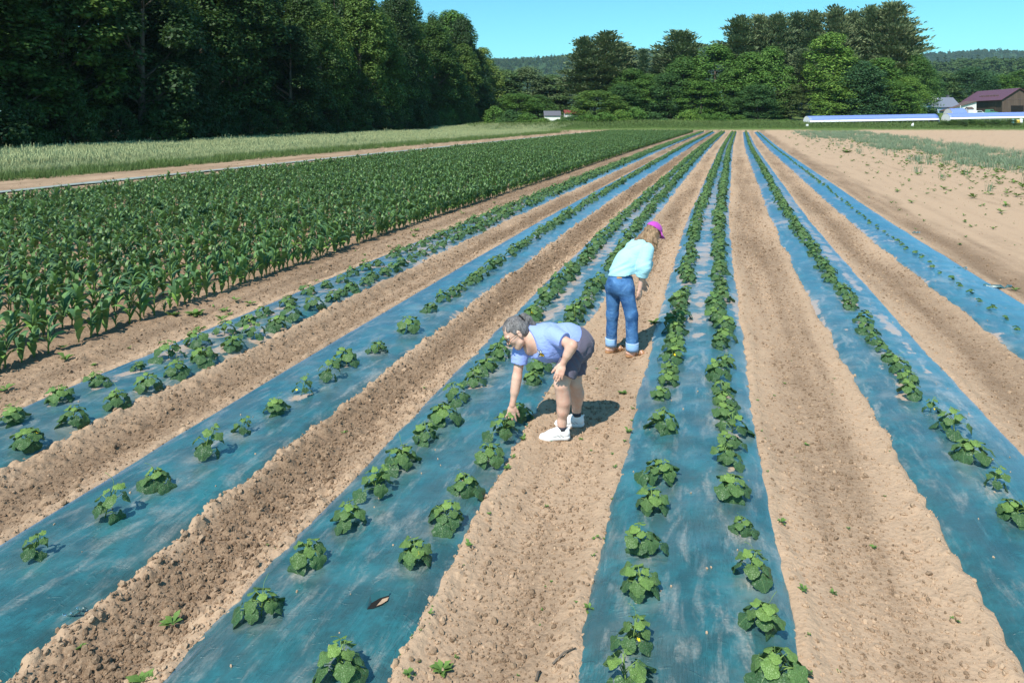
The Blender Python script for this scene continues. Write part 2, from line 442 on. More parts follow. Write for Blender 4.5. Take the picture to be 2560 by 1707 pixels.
# ------------------------------------------------------------------ the plants' places along the beds (photograph pixel of each near base -> point on the field)
S_ = 2560 / 2352.0
ROWPTS = {
 'A0': [(30,972),(138,928),(232,890),(315,853),(388,826),(455,796),(515,772),(565,749),(608,728),(658,707)],
 'A1': [(62,1022),(168,974),(268,928),(348,893),(422,859),(488,829),(548,801),(602,776),(648,753),(694,731),(733,709),(772,691)],
 'B0': [(75,1283),(240,1195),(360,1122),(468,1053),(550,1000),(635,950),(692,910),(748,876),(797,840),(868,810),(938,762),(985,718),(1020,695)],
 'C0': [(600,1418),(703,1300),(795,1215),(862,1137),(926,1074),(978,1014),(1022,969),(1052,925),(1088,887),(1120,855)],
 'C1': [(768,1562),(955,1296),(1018,1206),(1070,1127),(1122,1060),(1153,1003),(1200,955)],
 'D0': [(1440,1592),(1453,1490),(1475,1368),(1485,1266),(1500,1177),(1508,1102),(1522,990)],
 'D1': [(1780,1563),(1745,1434),(1720,1325),(1707,1220),(1685,1137),(1680,1068)],
 'E0': [(2340,1198),(2280,1128),(2222,1056),(2190,1000),(2135,951),(2085,912)],
 'F0': [(2336,760),(2308,735),(2278,713),(2250,695),(2228,677)],
}
SMALL = {'A0': {3: .5}, 'B0': {0: .9, 1: 1.0, 4: .85, 3: 1.0}, 'D0': {1: .85}, 'D1': {3: .62}, 'C1': {4: .8}, 'E0': {1: .8, 4: .7}}
def plant_rows():
    out = {}
    off = {'A0': -.25, 'A1': .2, 'B0': -.03, 'C0': -.25, 'C1': .25, 'D0': -.3, 'D1': .3, 'E0': .02, 'F0': 0}
    for row, pts in ROWPTS.items():
        bed = row[0]; res = []; us = []
        for i, (px, py) in enumerate(pts):
            X, Y = unproject(px * S_, py * S_, 0.05)
            c, hw = BEDS[bed]
            u = float(X - row_x(Y)); uu = min(max(u, c - hw * .75), c + hw * .75)
            us.append(uu - c)
            sz = SMALL.get(row, {}).get(i, 1.0)
            res.append((uu, Y, sz))
        o_last = float(np.mean(us[-3:]))
        sp = {'A': .42, 'B': .42, 'C': .40, 'D': .36, 'E': .40, 'F': .5}[bed]
        Y = res[-1][1]; gap = 0
        r = random.Random(sum(map(ord, row)))
        while Y < FIELD_END - 2:
            Y += sp * r.uniform(.8, 1.2)
            k = min(1, (Y - res[0][1]) / 30)
            o = o_last * (1 - k) + off[row] * k + r.gauss(0, .035)
            if r.random() < (.05 if Y < 40 else .01): continue
            grown = .92 + .13 * float(sstep(7, 14, Y)) if bed in 'CD' else .82 + .20 * float(sstep(8, 22, Y))
            if bed == 'F': grown = 1.0
            res.append((BEDS[bed][0] + o, Y, grown * r.uniform(.85, 1.12)))
        out[row] = res
    return out
ROWS = plant_rows()

# ------------------------------------------------------------------ plastic film on each bed
BED_LABEL = {
 'A': 'blue-green plastic mulch film with two plant rows, beside the corn',
 'B': 'blue-green plastic mulch film with one sparse plant row, second bed from the corn',
 'C': 'blue-green plastic mulch film with two plant rows where the bending woman reaches in',
 'D': 'blue-green plastic mulch film with two dense plant rows, right of both women',
 'E': 'blue-green plastic mulch film with one plant row, second bed from the sandy ground',
 'F': 'blue-green plastic mulch film with tiny seedlings, beside the sandy ground',
}
def build_film(k):
    c, hw = BEDS[k]
    a = np.concatenate([np.linspace(-1.22, -0.8, 9)[:-1], np.linspace(-0.8, 0.8, 27), np.linspace(0.8, 1.22, 9)[1:]]) * hw
    ys = []; y = 2.4
    while y < FIELD_END:
        ys.append(y); y *= 1.0055 if y < 45 else 1.02
    ys = np.array(ys)
    Yg, A = np.meshgrid(ys, a, indexing='ij'); u = c + A
    far = sstep(45, 80, Yg)
    A2 = A * (1 - 0.17 * far); u = c + A2
    t = np.abs(A) / hw
    z = film_z(k, u, Yg) - 0.16 * np.clip(t - 0.93, 0, 1) * (1 - far)
    # pulled pleats along the sides
    z += 0.006 * np.sin(u * 160 + 9 * fbm(Yg * .9, u * 2, 55, 2)) * sstep(.62, .95, t) * sstep(.45, .7, fbm(Yg * 1.3, u * 0 + c, 57, 2)) * (1 - sstep(14, 22, Yg))
    dust = np.zeros_like(z)
    # dust and soil: along the middle on the dense beds, in tongues on the others
    base = {'A': .55, 'B': .35, 'C': .5, 'D': .5, 'E': .6, 'F': .6}[k]
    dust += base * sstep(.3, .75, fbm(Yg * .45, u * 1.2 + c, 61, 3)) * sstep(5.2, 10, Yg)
    if k in 'CD': dust += 0.55 * np.exp(-(A2 / .13) ** 2) * sstep(6.2, 9, Yg)
    if k == 'E': dust += 0.7 * np.exp(-((A2 - .33) / .1) ** 2) * sstep(5.5, 8, Yg)
    if k == 'A': dust += 0.3 * np.exp(-((A2 + .1) / .3) ** 2) * sstep(6, 8, Yg)
    dust += .34 * sstep(8, 24, Yg) * (.5 + sstep(.35, .6, fbm(Yg * .8, u * 2.4, 63, 3)))  # patchy pale veil, stronger with distance down the bed
    dust += .45 * sstep(.80, 1.0, t) * sstep(5, 9, Yg)
    # crumbs of soil round each planting hole
    for row, pl in ROWS.items():
        if row[0] != k: continue
        for (pu, pY, sz) in pl:
            if pY > 30 or k == 'F': break
            d2 = ((u - pu) / .10) ** 2 + ((Yg - pY + .06) / .085) ** 2
            dust += 0.5 * np.exp(-d2) + .28 * np.exp(-(((u - pu) / .24) ** 2 + ((Yg - pY) / .26) ** 2))
    ny, nx = Yg.shape; idx = np.arange(ny * nx).reshape(ny, nx)
    q = np.stack([idx[:-1, :-1], idx[:-1, 1:], idx[1:, 1:], idx[1:, :-1]], -1).reshape(-1, 4)
    X = row_x(Yg) + u
    me = np_mesh('plastic_mulch', np.stack([X, Yg, z], -1).reshape(-1, 3), q, True, [M_FILM])
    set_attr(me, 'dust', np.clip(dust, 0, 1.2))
    set_attr(me, 'fuv', np.stack([A2, Yg, np.full_like(A, ord(k) * 3.7)], -1), 'FLOAT_VECTOR')
    o = link('plastic_mulch', me)
    tag(o, BED_LABEL[k], 'plastic mulch', 'plastic film beds along the field')
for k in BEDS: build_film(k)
# the strip of film on the far side of the corn
def far_film():
    ys = np.concatenate([np.arange(10, 60, .8), np.arange(60, 140, 3.)])
    a = np.array([-.32, -.16, 0, .16, .32])
    Yg, A = np.meshgrid(ys, a, indexing='ij'); u = -28.1 + A
    z = 0.07 + 0.05 * fbm(Yg * .8, A * 3, 71, 3) - .1 * np.abs(A)
    ny, nx = Yg.shape; idx = np.arange(ny * nx).reshape(ny, nx)
    q = np.stack([idx[:-1, :-1], idx[:-1, 1:], idx[1:, 1:], idx[1:, :-1]], -1).reshape(-1, 4)
    me = np_mesh('plastic_mulch', np.stack([row_x(Yg) + u, Yg, z], -1).reshape(-1, 3), q, True, [simple('dusty_pale_film', (0.27, 0.31, 0.29), .6, .3, 1.5)])
    set_attr(me, 'dust', 1.0 + 0 * z); set_attr(me, 'fuv', np.stack([A, Yg, np.full_like(A, 9.)], -1), 'FLOAT_VECTOR')
    tag(link('plastic_mulch', me), 'pale plastic mulch strip along the far side of the corn', 'plastic mulch', 'plastic film beds along the field')
far_film()
# ------------------------------------------------------------------ scattering (one "stuff" object whose points carry instances)
_hidden = {}
def variant_collection(name, meshes):
    c = bpy.data.collections.new(name)
    for i, me in enumerate(meshes):
        o = bpy.data.objects.new('%s_%03d' % (name, i), me); c.objects.link(o)
    return c
def scatter(name, pts, rot, scl, idx, coll, label=None, attrs=None, kind='stuff', parent=None):
    me = bpy.data.meshes.new(name); pts = np.asarray(pts, np.float32)
    me.vertices.add(len(pts)); me.vertices.foreach_set('co', pts.ravel())
    set_attr(me, 'rot', rot, 'FLOAT_VECTOR'); 
    scl = np.asarray(scl, np.float32)
    if scl.ndim == 1: scl = np.repeat(scl[:, None], 3, 1)
    set_attr(me, 'scl', scl, 'FLOAT_VECTOR'); set_attr(me, 'pick', idx, 'INT')
    for k, v in (attrs or {}).items(): set_attr(me, k, v)
    ng = bpy.data.node_groups.new(name, 'GeometryNodeTree')
    ng.interface.new_socket('Geometry', in_out='INPUT', socket_type='NodeSocketGeometry')
    ng.interface.new_socket('Geometry', in_out='OUTPUT', socket_type='NodeSocketGeometry')
    N = ng.nodes; L = ng.links
    gi = N.new('NodeGroupInput'); go = N.new('NodeGroupOutput')
    ip = N.new('GeometryNodeInstanceOnPoints'); ci = N.new('GeometryNodeCollectionInfo')
    ci.inputs['Collection'].default_value = coll
    ci.inputs['Separate Children'].default_value = True; ci.inputs['Reset Children'].default_value = True
    def na(attr, typ):
        n = N.new('GeometryNodeInputNamedAttribute'); n.data_type = typ; n.inputs['Name'].default_value = attr; return n.outputs['Attribute']
    er = N.new('FunctionNodeEulerToRotation')
    L.new(na('rot', 'FLOAT_VECTOR'), er.inputs[0])
    L.new(gi.outputs[0], ip.inputs['Points']); L.new(ci.outputs[0], ip.inputs['Instance'])
    ip.inputs['Pick Instance'].default_value = True
    L.new(na('pick', 'INT'), ip.inputs['Instance Index']); L.new(er.outputs[0], ip.inputs['Rotation'])
    L.new(na('scl', 'FLOAT_VECTOR'), ip.inputs['Scale'])
    L.new(ip.outputs[0], go.inputs[0])
    o = link(name, me, parent)
    md = o.modifiers.new('scatter', 'NODES'); md.node_group = ng
    tag(o, label, kind=kind)
    return o

# ------------------------------------------------------------------ cucumber plants
def leaf_shape(seed, simple_=False):
    """a lobed, toothed cucumber leaf lying in XY: stalk at the origin, tip towards +Y, length about 1"""
    r = random.Random(seed)
    n = 11 if simple_ else 21
    out = []
    for i in range(n):
        a = -math.pi + 2 * math.pi * (i + .5) / n + 0.0
        # palmate outline: five lobes, notch at the stalk (a = +-pi)
        lob = 1 + .085 * math.cos(5 * a) + (0 if simple_ else .035 * (1 if i % 2 else -1))
        notch = 1 - .50 * math.exp(-((math.pi - abs(a)) / .34) ** 2)
        rad = .52 * lob * notch * (1 + .12 * math.cos(a)) * r.uniform(.94, 1.06)
        out.append((math.sin(a) * rad * 1.05, .42 + math.cos(a) * rad))
    cx, cy = 0, .40
    vs = [(cx, cy, .0)]; fs = []
    rings = 1 if simple_ else 2
    cup = r.uniform(.18, .42); ph = r.uniform(0, 6)
    def z(x, y):
        d2 = x * x + (y - cy) ** 2
        a = math.atan2(x, y - cy)
        return -cup * d2 * 1.25 + .055 * math.cos(5 * a) * math.sqrt(d2) * 2.0 + .05 * math.sin(3 * a + ph) * d2 * 4 - .12 * max(0, y - .5)
    for k in range(rings):
        s = (k + 1) / rings
        for (x, y) in out:
            X = cx + (x - cx) * s; Y = cy + (y - cy) * s; vs.append((X, Y, z(X, Y)))
    for i in range(n):
        j = (i + 1) % n
        fs.append((0, 1 + j, 1 + i))
        for k in range(rings - 1):
            a, b = 1 + k * n, 1 + (k + 1) * n
            fs.append((a + i, a + j, b + j)); fs.append((a + i, b + j, b + i))
    fs = [f[::-1] for f in fs]
    # normals up
    v0, v1, v2 = (Vector(vs[k]) for k in fs[0])
    if (v1 - v0).cross(v2 - v0).z < 0: fs = [f[::-1] for f in fs]
    return np.array(vs, float), np.array(fs, int)
LEAVES = [leaf_shape(s) for s in range(6)]
LEAVES_S = [leaf_shape(s, True) for s in range(4)]
def leaf_mesh(i, age):
    v, f = LEAVES[i]
    me = np_mesh('leaf', v, f, True, [M_CUKE]); set_attr(me, 'age', np.full(len(v), age)); set_attr(me, 'luv', v, 'FLOAT_VECTOR'); return me
AGES = [0.0, .12, .3, .65, .95]
LEAF_ME = [[leaf_mesh(i, a) for a in AGES] for i in range(6)]

def cuke_layout(seed, spindly=False, flat=False):
    """leaf matrices of one plant about 0.26 m across: (matrix, leaf shape, age), plus stalk lines"""
    r = random.Random(seed); res = []; stalks = []
    top = r.uniform(.15, .20)
    if spindly: top = r.uniform(.20, .27)
    nl = 9 if spindly else r.randint(11, 15)
    lean = Vector((r.gauss(0, .03), r.gauss(0, .03), 0))
    if spindly: lean = Vector((r.uniform(.02, .08), r.uniform(-.02, .04), 0))
    stalks.append([(0, 0, -.03), tuple(lean * .4 + Vector((0, 0, top * .5))), tuple(lean + Vector((0, 0, top * .97)))])
    for i in range(nl):
        q = i / (nl - 1)                                     # 0 low and old, 1 top and young
        h = .025 + (top - .02) * q ** .85
        phi = i * 2.4 + r.uniform(-.4, .4)
        rad = (.096 * (1 - q) ** .6 + .012) * r.uniform(.75, 1.35)
        size = (.128 - .064 * q) * r.uniform(.72, 1.2)
        if spindly: size *= .92; rad *= .85
        tilt = math.radians(68 - 48 * q) * r.uniform(.5, 1.2)   # how steeply the blade hangs
        if flat: tilt *= .6
        p0 = lean * (h / top) + Vector((0, 0, h * .55 + .01)); 
        p1 = lean * (h / top) + Vector((math.cos(phi) * rad, math.sin(phi) * rad, h + .03 * (1 - q)))
        # blade: local +Y points outward-down
        M = Matrix.Translation(p1) @ Matrix.Rotation(phi - math.pi / 2, 4, 'Z') @ Matrix.Rotation(-tilt, 4, 'X') @ Matrix.Rotation(r.uniform(-.35, .35), 4, 'Y') @ Matrix.Diagonal((size * r.uniform(.95, 1.15), size, size, 1)) @ Matrix.Translation((0, -.12, 0))
        ag = 0 if q < .3 else 1 if q < .5 else 2 if q < .7 else 3 if q < .88 else 4
        res.append((M, r.randrange(6), ag)); stalks.append([tuple(p0), tuple((p0 + p1) / 2 + Vector((0, 0, .012))), tuple(p1)])
    return res, stalks, top

def stalk_mesh(stalks, withtendril, seed):
    mb = MB()
    for i, s in enumerate(stalks):
        mb.tube(s, [.0045, .004, .003] if i == 0 else [.0028, .0024, .002], 5)
    if withtendril:
        r = random.Random(seed); p = Vector(stalks[0][-1]); pts = [tuple(p)]
        d = Vector((r.uniform(-1, 1), r.uniform(-1, 1), 1.2)).normalized()
        for k in range(6):
            p = p + d * .02; d = (d + Vector((r.uniform(-.5, .5), r.uniform(-.5, .5), -.12))).normalized(); pts.append(tuple(p))
        mb.tube(pts, [.0016] * 7, 4)
    return mb.mesh('stem', M_STEM, True)

LAYOUTS = [cuke_layout(100 + i) for i in range(8)] + [cuke_layout(200 + i, True) for i in range(4)]
STALK_ME = [stalk_mesh(l[1], i % 3 == 0, i) for i, l in enumerate(LAYOUTS)]
def flower_mesh():
    mb = MB()
    vs = [(0, 0, 0)]; n = 10
    for i in range(n):
        a = 2 * math.pi * i / n; rr = .019 if i % 2 == 0 else .010
        vs.append((math.cos(a) * rr, math.sin(a) * rr, .008 if i % 2 == 0 else .004))
    mb.add(vs, [(0, 1 + i, 1 + (i + 1) % n) for i in range(n)])
    return mb.mesh('flower', M_FLOWER)
FLOWER_ME = flower_mesh()
def merged_plant(layout, name, simple_=True):
    V = []; Fc = []; A = []; n = 0; LU = []
    for (M, li, ag) in layout[0]:
        v, f = (LEAVES_S[li % 4] if simple_ else LEAVES[li]); m = np.array(M)
        V.append(v @ m[:3, :3].T + m[:3, 3]); Fc.append(f + n); n += len(v); A.append(np.full(len(v), AGES[ag] * .55)); LU.append(v)
    me = np_mesh(name, np.concatenate(V), np.concatenate(Fc), True, [M_CUKE]); set_attr(me, 'age', np.concatenate(A)); set_attr(me, 'luv', np.concatenate(LU), 'FLOAT_VECTOR')
    return me
MID_ME = [merged_plant(LAYOUTS[i], 'cucumber_plant', False) for i in range(8)]
FAR_ME = [merged_plant(LAYOUTS[i], 'cucumber_plant') for i in range(8)]

def ordinal(n):
    return '%d%s' % (n, 'th' if 10 <= n % 100 <= 20 else {1: 'st', 2: 'nd', 3: 'rd'}.get(n % 10, 'th'))
ROW_SAY = {'A0': 'corn-side row of the bed by the corn', 'A1': 'field-side row of the bed by the corn',
           'B0': 'single row of the sparse bed', 'C0': 'corn-side row of the bed being picked', 'C1': 'path-side row of the bed being picked',
           'D0': 'left row of the dense bed', 'D1': 'right row of the dense bed', 'E0': 'single row right of the dense bed'}

def bed_surface(row, u, Y):
    return float(film_z(row[0], np.array([u]), np.array([Y]))[0])

cand = []
for row, pl in ROWS.items():
    if row == 'F0': continue
    for i, (u, Y, sz) in enumerate(pl): cand.append((Y / sz, row, i, u, Y, sz))
cand.sort()
NEAR_PARTS, ONE_BY_ONE = 92, 300
chosen = set(); far_pts = []
rp = random.Random(5)
for rank, (_, row, i, u, Y, sz) in enumerate(cand):
    X = float(row_x(Y)) + u; z = bed_surface(row, u, Y)
    sp = row == 'B0' and i in (0, 1, 3, 4, 6, 7) or row == 'E0' and i in (1, 4)
    vi = (8 + (i % 4)) if sp else rp.randrange(8)
    s = sz * (.98 if Y < 8 else 1.0) * rp.uniform(.82, 1.14)
    rz = rp.uniform(0, 6.28) if not sp else rp.uniform(-.4, .4)
    if rank < ONE_BY_ONE:
        lab = 'cucumber plant, %s from front in %s' % (ordinal(i + 1), ROW_SAY[row])
        if rank < NEAR_PARTS:
            t = empty('cucumber_plant', (X, Y, z), rz); t.scale = (s, s, s)
            lay = LAYOUTS[vi]
            link('stem', STALK_ME[vi], t)
            for (M, li, ag) in lay[0]: link('leaf', LEAF_ME[li][ag], t, None, M)
            if rp.random() < .45:
                link('flower', FLOWER_ME, t, None, Matrix.Translation((rp.uniform(-.06, .06), -.06, rp.uniform(.05, .12))) @ Matrix.Rotation(rp.uniform(.5, 1.2), 4, 'X'))
        else:
            t = link('cucumber_plant', MID_ME[vi % 8]); t.location = (X, Y, z); t.rotation_euler = (0, 0, rz); t.scale = (s, s, s)
        tag(t, lab, 'plant', 'cucumber plants on the plastic beds')
    else:
        far_pts.append((X, Y, z, rz, s * 1.08, vi % 8))
fp = np.array(far_pts)
CUKE_COLL = variant_collection('far_cucumber', FAR_ME)
scatter('cucumber_rows', fp[:, :3], np.stack([0*fp[:, 3], 0*fp[:, 3], fp[:, 3]], -1), fp[:, 4], fp[:, 5], CUKE_COLL,
        'unbroken green cucumber rows running on to the far end of the plastic beds')

# seedlings on the last bed
SEED_LAY = []
for s in range(3):
    r = random.Random(300 + s); L = []
    for i in range(5):
        phi = i * 1.3 + r.uniform(-.3, .3); size = r.uniform(.035, .06)
        L.append((Matrix.Translation((0, 0, .03 + .008 * i)) @ Matrix.Rotation(phi, 4, 'Z') @ Matrix.Rotation(-math.radians(20), 4, 'X') @ Matrix.Diagonal((size, size, size, 1)), r.randrange(6), 2 + (i % 2)))
    SEED_LAY.append(merged_plant((L, None, None), 'cucumber_seedling'))
sd = []
for i, (u, Y, sz) in enumerate(ROWS['F0']):
    X = float(row_x(Y)) + u; z = bed_surface('F0', u, Y) ; rz = rp.uniform(0, 6.28); s = 1.35 * rp.uniform(.7, 1.2)
    if i < 40:
        t = link('cucumber_seedling', SEED_LAY[i % 3]); t.location = (X, Y, z); t.rotation_euler = (0, 0, rz); t.scale = (s, s, s)
        tag(t, 'tiny green seedling, %s from the front in the bed beside the sandy ground' % ordinal(i + 1), 'seedling', 'seedlings on the last plastic bed')
    else: sd.append((X, Y, z, rz, s * 1.3, i % 3))
sd = np.array(sd); SEED_COLL = variant_collection('far_seedling', SEED_LAY)
scatter('seedling_row', sd[:, :3], np.stack([0*sd[:, 3], 0*sd[:, 3], sd[:, 3]], -1), sd[:, 4], sd[:, 5], SEED_COLL, 'thin dotted line of seedlings running down the last plastic bed')

# ------------------------------------------------------------------ corn
def corn_leaf(seed, nseg=5):
    """an arching blade in the YZ plane, length about 1, attached at the origin"""
    r = random.Random(seed); L = 1.0
    vs = []; a = math.radians(r.uniform(62, 76)); p = Vector((0, 0, 0)); tw = r.uniform(-.5, .5)
    bend = r.uniform(1.5, 2.3)
    for i in range(nseg + 1):
        s = i / nseg
        wdt = .100 * (1 - s) ** .55 * (.55 + 1.2 * min(1, s * 2.5)) / 1.2 if s < 1 else 0.002
        ang = a - bend * s ** 1.3
        side = Vector((math.cos(tw * s), 0, math.sin(tw * s)))
        vs += [p - side * wdt, p + Vector((0, 0, -.018 * (1 - s))), p + side * wdt]
        p = p + Vector((0, math.cos(ang), math.sin(ang))) * (L / nseg)
        p.x += .03 * math.sin(s * 5 + seed)
    fs = []
    for i in range(nseg):
        b = i * 3; fs += [(b, b+1, b+4, b+3), (b+1, b+2, b+5, b+4)]
    return np.array([tuple(v) for v in vs]), np.array(fs)
CLEAF = [corn_leaf(s) for s in range(6)]
CLEAF_ME = []
for i, (v, f) in enumerate(CLEAF):
    row = []
    for age in (0.0, .45, .9):
        me = np_mesh('leaf', v, f, True, [M_CORN]); set_attr(me, 'age', np.full(len(v), age)); row.append(me)
    CLEAF_ME.append(row)
def corn_layout(seed):
    r = random.Random(seed); L = []; H = r.uniform(.36, .48); n = r.randint(8, 10); az = r.uniform(0, 3.1)
    for i in range(n):
        q = i / (n - 1); h = .05 + (H - .05) * q
        phi = az + (i % 2) * math.pi + r.uniform(-.45, .45)
        ln = (.20 + .19 * math.sin(math.pi * min(1, .25 + q * .75)) ) * r.uniform(.85, 1.12)
        up = Matrix.Rotation(math.radians(16 * q * q), 4, 'X')
        L.append((Matrix.Translation((0, 0, h)) @ Matrix.Rotation(phi, 4, 'Z') @ up @ Matrix.Diagonal((ln * 1.3, ln, ln, 1)), r.randrange(6), 2 if q < .18 else 1 if q > .85 else 0))
    return L, H
CORN_LAY = [corn_layout(50 + i) for i in range(6)]
CSTALK = []
for L, H in CORN_LAY:
    CSTALK.append(MB().tube([(0, 0, -.03), (0, 0, H * .5), (0, 0, H + .06)], [.013, .011, .006], 6).mesh('stalk', M_STEM, True))
def merged_corn(L, H):
    V = []; Fc = []; A = []; n = 0
    for (M, li, ag) in L:
        v, f = CLEAF[li]; m = np.array(M); V.append(v @ m[:3, :3].T + m[:3, 3]); Fc.append(f + n); n += len(v); A.append(np.full(len(v), (0., .45, .9)[ag]))
    st = np.array([(.012 * math.cos(k * 2.1), .012 * math.sin(k * 2.1), zz) for zz in (-.03, H + .05) for k in range(3)])
    sf = np.array([(0, 1, 4, 3), (1, 2, 5, 4), (2, 0, 3, 5)]) + n
    V.append(st); Fc.append(sf); A.append(np.full(6, .8))
    me = np_mesh('corn_plant', np.concatenate(V), np.concatenate(Fc), True, [M_CORN]); set_attr(me, 'age', np.concatenate(A)); return me
CORN_ME = [merged_corn(L, H) for L, H in CORN_LAY]
CORN_COLL = variant_collection('far_corn', CORN_ME)
corn = []
rc = random.Random(77)
NROWS = 22
for k in range(NROWS):
    u0 = -8.25 - .745 * k
    Y = 2.5 + rc.random()
    j = 0
    while Y < FIELD_END - 3:
        Y += .14 * rc.uniform(.6, 1.4)
        X = float(row_x(Y)) + u0
        if X / max(Y, .1) < -.95: continue
        if rc.random() < .04: continue
        # a few stunted plants straggle along the edge row
        s = rc.gauss(.83, .09) * (1 + .10 * (vnoise(np.array([k * .3]), np.array([Y * .25]), 4)[0] - .5))
        if k == 0 and 10.2 < Y < 12.2 and rc.random() < .55: s *= .5
        corn.append([X + rc.gauss(0, .03), Y, s, rc.uniform(0, 6.28), rc.randrange(6), k])
czs = np.array(corn)
zc = soil_z(czs[:, 0] - row_x(czs[:, 1]), czs[:, 1])
inview = np.abs(czs[:, 0] / czs[:, 1]) < .715
# nearest rows hide those behind: rank by distance, first rows favoured
score = np.where(inview, czs[:, 1] + 1.3 * czs[:, 5], 1e9)
order = np.argsort(score); single = set(order[:300].tolist())
byrow = {}
for n in sorted(single, key=lambda n: czs[n, 1]):
    X, Y, s, rz, vi, k = corn[n]
    byrow[k] = byrow.get(k, 0) + 1
    rowsay = 'corn row nearest the plastic beds' if k == 0 else '%s corn row from the plastic beds' % ordinal(k + 1)
    lab = 'green corn plant, %s from the front in the %s' % (ordinal(byrow[k]), rowsay)
    if k <= 1 and Y < 16:
        t = empty('corn_plant', (X, Y, zc[n]), rz); t.scale = (s, s, s)
        link('stalk', CSTALK[vi], t)
        for (M, li, ag) in CORN_LAY[vi][0]: link('leaf', CLEAF_ME[li][ag], t, None, M)
    else:
        t = link('corn_plant', CORN_ME[vi]); t.location = (X, Y, zc[n]); t.rotation_euler = (0, 0, rz); t.scale = (s, s, s)
    tag(t, lab, 'corn plant', 'corn plants at the field edge')
rest = np.array([n for n in range(len(corn)) if n not in single])
cr = czs[rest]
scatter('corn_field', np.stack([cr[:, 0], cr[:, 1], zc[rest]], -1), np.stack([rc.random() * .0 + 0*cr[:, 3], 0*cr[:, 3], cr[:, 3]], -1), cr[:, 2], cr[:, 4].astype(int), CORN_COLL,
        'dense block of knee-high green corn stretching to the far trees')
# ------------------------------------------------------------------ tree materials
def tree_leaf(name, trans=0.18, rough=0.55, needle=False):
    t = NT(name); info = t.n('ShaderNodeObjectInfo'); geo = t.n('ShaderNodeNewGeometry')
    isl = geo.outputs['Random Per Island']
    hv = t.n('ShaderNodeHueSaturation', i_Color=info.outputs['Color'])
    t.inp(hv, 'Value', t.math('MULTIPLY_ADD', isl, 0.7, 0.65)); t.inp(hv, 'Hue', t.math('MULTIPLY_ADD', isl, -0.035, 0.515))
    col = hv.outputs[0]
    b = t.bsdf(col, rough, None, 0.25)
    tr = t.n('ShaderNodeBsdfTranslucent'); t.inp(tr, 'Color', t.mix(0.35, col, (0.22, 0.40, 0.04)))
    ms = t.n('ShaderNodeMixShader'); ms.inputs[0].default_value = trans
    t.t.links.new(b, ms.inputs[1]); t.t.links.new(tr.outputs[0], ms.inputs[2])
    return t.done(ms.outputs[0])
M_TLEAF = tree_leaf('tree_foliage'); M_NEEDLE = tree_leaf('pine_needles', 0.06, 0.6)
def bark():
    t = NT('bark'); c = t.coord('Object', (1, 1, .25)); n = t.noise(c, 3.0, 6, .7)
    col = t.mix(n, (0.055, 0.042, 0.032), (0.22, 0.185, 0.15))
    return t.done(t.bsdf(col, .9, t.bump(t.noise(c, 8, 5), .6, .05), .1))
M_BARK = bark()

def cards(centres, normals, sizes, aspect, seed, name, mat, curl=0.15):
    """kite shaped leaf sprays, one quad each"""
    r = np.random.default_rng(seed); n = len(centres)
    nn = normals / (np.linalg.norm(normals, axis=1, keepdims=True) + 1e-9)
    a = r.normal(size=(n, 3)); t1 = np.cross(nn, a); t1 /= (np.linalg.norm(t1, axis=1, keepdims=True) + 1e-9); t2 = np.cross(nn, t1)
    s = sizes[:, None]
    v = np.stack([centres - t1 * s * .5, centres + t2 * s * aspect * .42 + t1 * s * .05 - nn * s * curl, centres + t1 * s * .6, centres - t2 * s * aspect * .45 - nn * s * curl], 1).reshape(-1, 3)
    return np_mesh(name, v, np.arange(4 * n).reshape(n, 4), False, [mat])

def broadleaf(seed, H=22.0, R=5.0, low=0.08, nclump=150, per=130, card=.34):
    r = np.random.default_rng(seed)
    cs = []
    lobes = [(r.uniform(0, 6.28), r.uniform(.25, 1.0), r.uniform(.55, 1.15)) for _ in range(9)]
    for _ in range(nclump):
        q = r.uniform(0, 1) ** .85; h = low + (1 - low) * q
        env = (math.sin(math.pi * min(1, (h - low) / (1 - low) * .86 + .14)) ** .55) * (1 - .25 * h)
        th = r.uniform(0, 6.28)
        bump = 1 + sum(.16 * a * math.cos(th - p) * math.exp(-((h - b) / .2) ** 2) for p, b, a in lobes)
        rr = R * env * bump * (r.uniform(.35, 1.0) ** .45)
        cs.append((math.cos(th) * rr, math.sin(th) * rr, h * H - .4, R * r.uniform(.18, .36)))
    cs = np.array(cs); C = []; N = []; S = []
    for (x, y, z, rad) in cs:
        m = int(per * r.uniform(.6, 1.35)); d = r.normal(size=(m, 3)); d /= np.linalg.norm(d, axis=1, keepdims=True)
        k = r.uniform(.35, 1.0, (m, 1)) ** .5
        p = d * k * rad * np.array([1.1, 1.1, .85]); p[:, 2] -= .25 * (p[:, 0] ** 2 + p[:, 1] ** 2) / rad
        C.append(p + (x, y, z)); nn = d * .9 + np.array([0, 0, .85]) + r.normal(size=(m, 3)) * .45
        N.append(nn); S.append(r.uniform(.65, 1.3, m) * card)
    crown = cards(np.concatenate(C), np.concatenate(N), np.concatenate(S), .8, seed, 'crown', M_TLEAF)
    mb = MB(); tr = H * .013
    lean = r.normal(size=2) * .25
    pts = [(lean[0] * q * q, lean[1] * q * q, q * H * .9 - .3) for q in np.linspace(0, 1, 7)]
    mb.tube(pts, [tr * (1.25 - 1.15 * q) for q in np.linspace(0, 1, 7)], 8)
    for i in r.choice(len(cs), 16, False):
        x, y, z, rad = cs[i]; b = max(.18 * H, z - .8 * math.hypot(x, y) - 1); q = min(1, (b + .3) / (H * .9))
        p0 = Vector((lean[0] * q * q, lean[1] * q * q, b)); p1 = Vector((x, y, z)); md = p0.lerp(p1, .5) + Vector((0, 0, -.3))
        rad0 = tr * (1.25 - 1.15 * q) * .55
        mb.tube([p0, md, p1], [rad0, rad0 * .6, rad0 * .2], 5)
    return crown, mb.mesh('trunk', M_BARK, True)

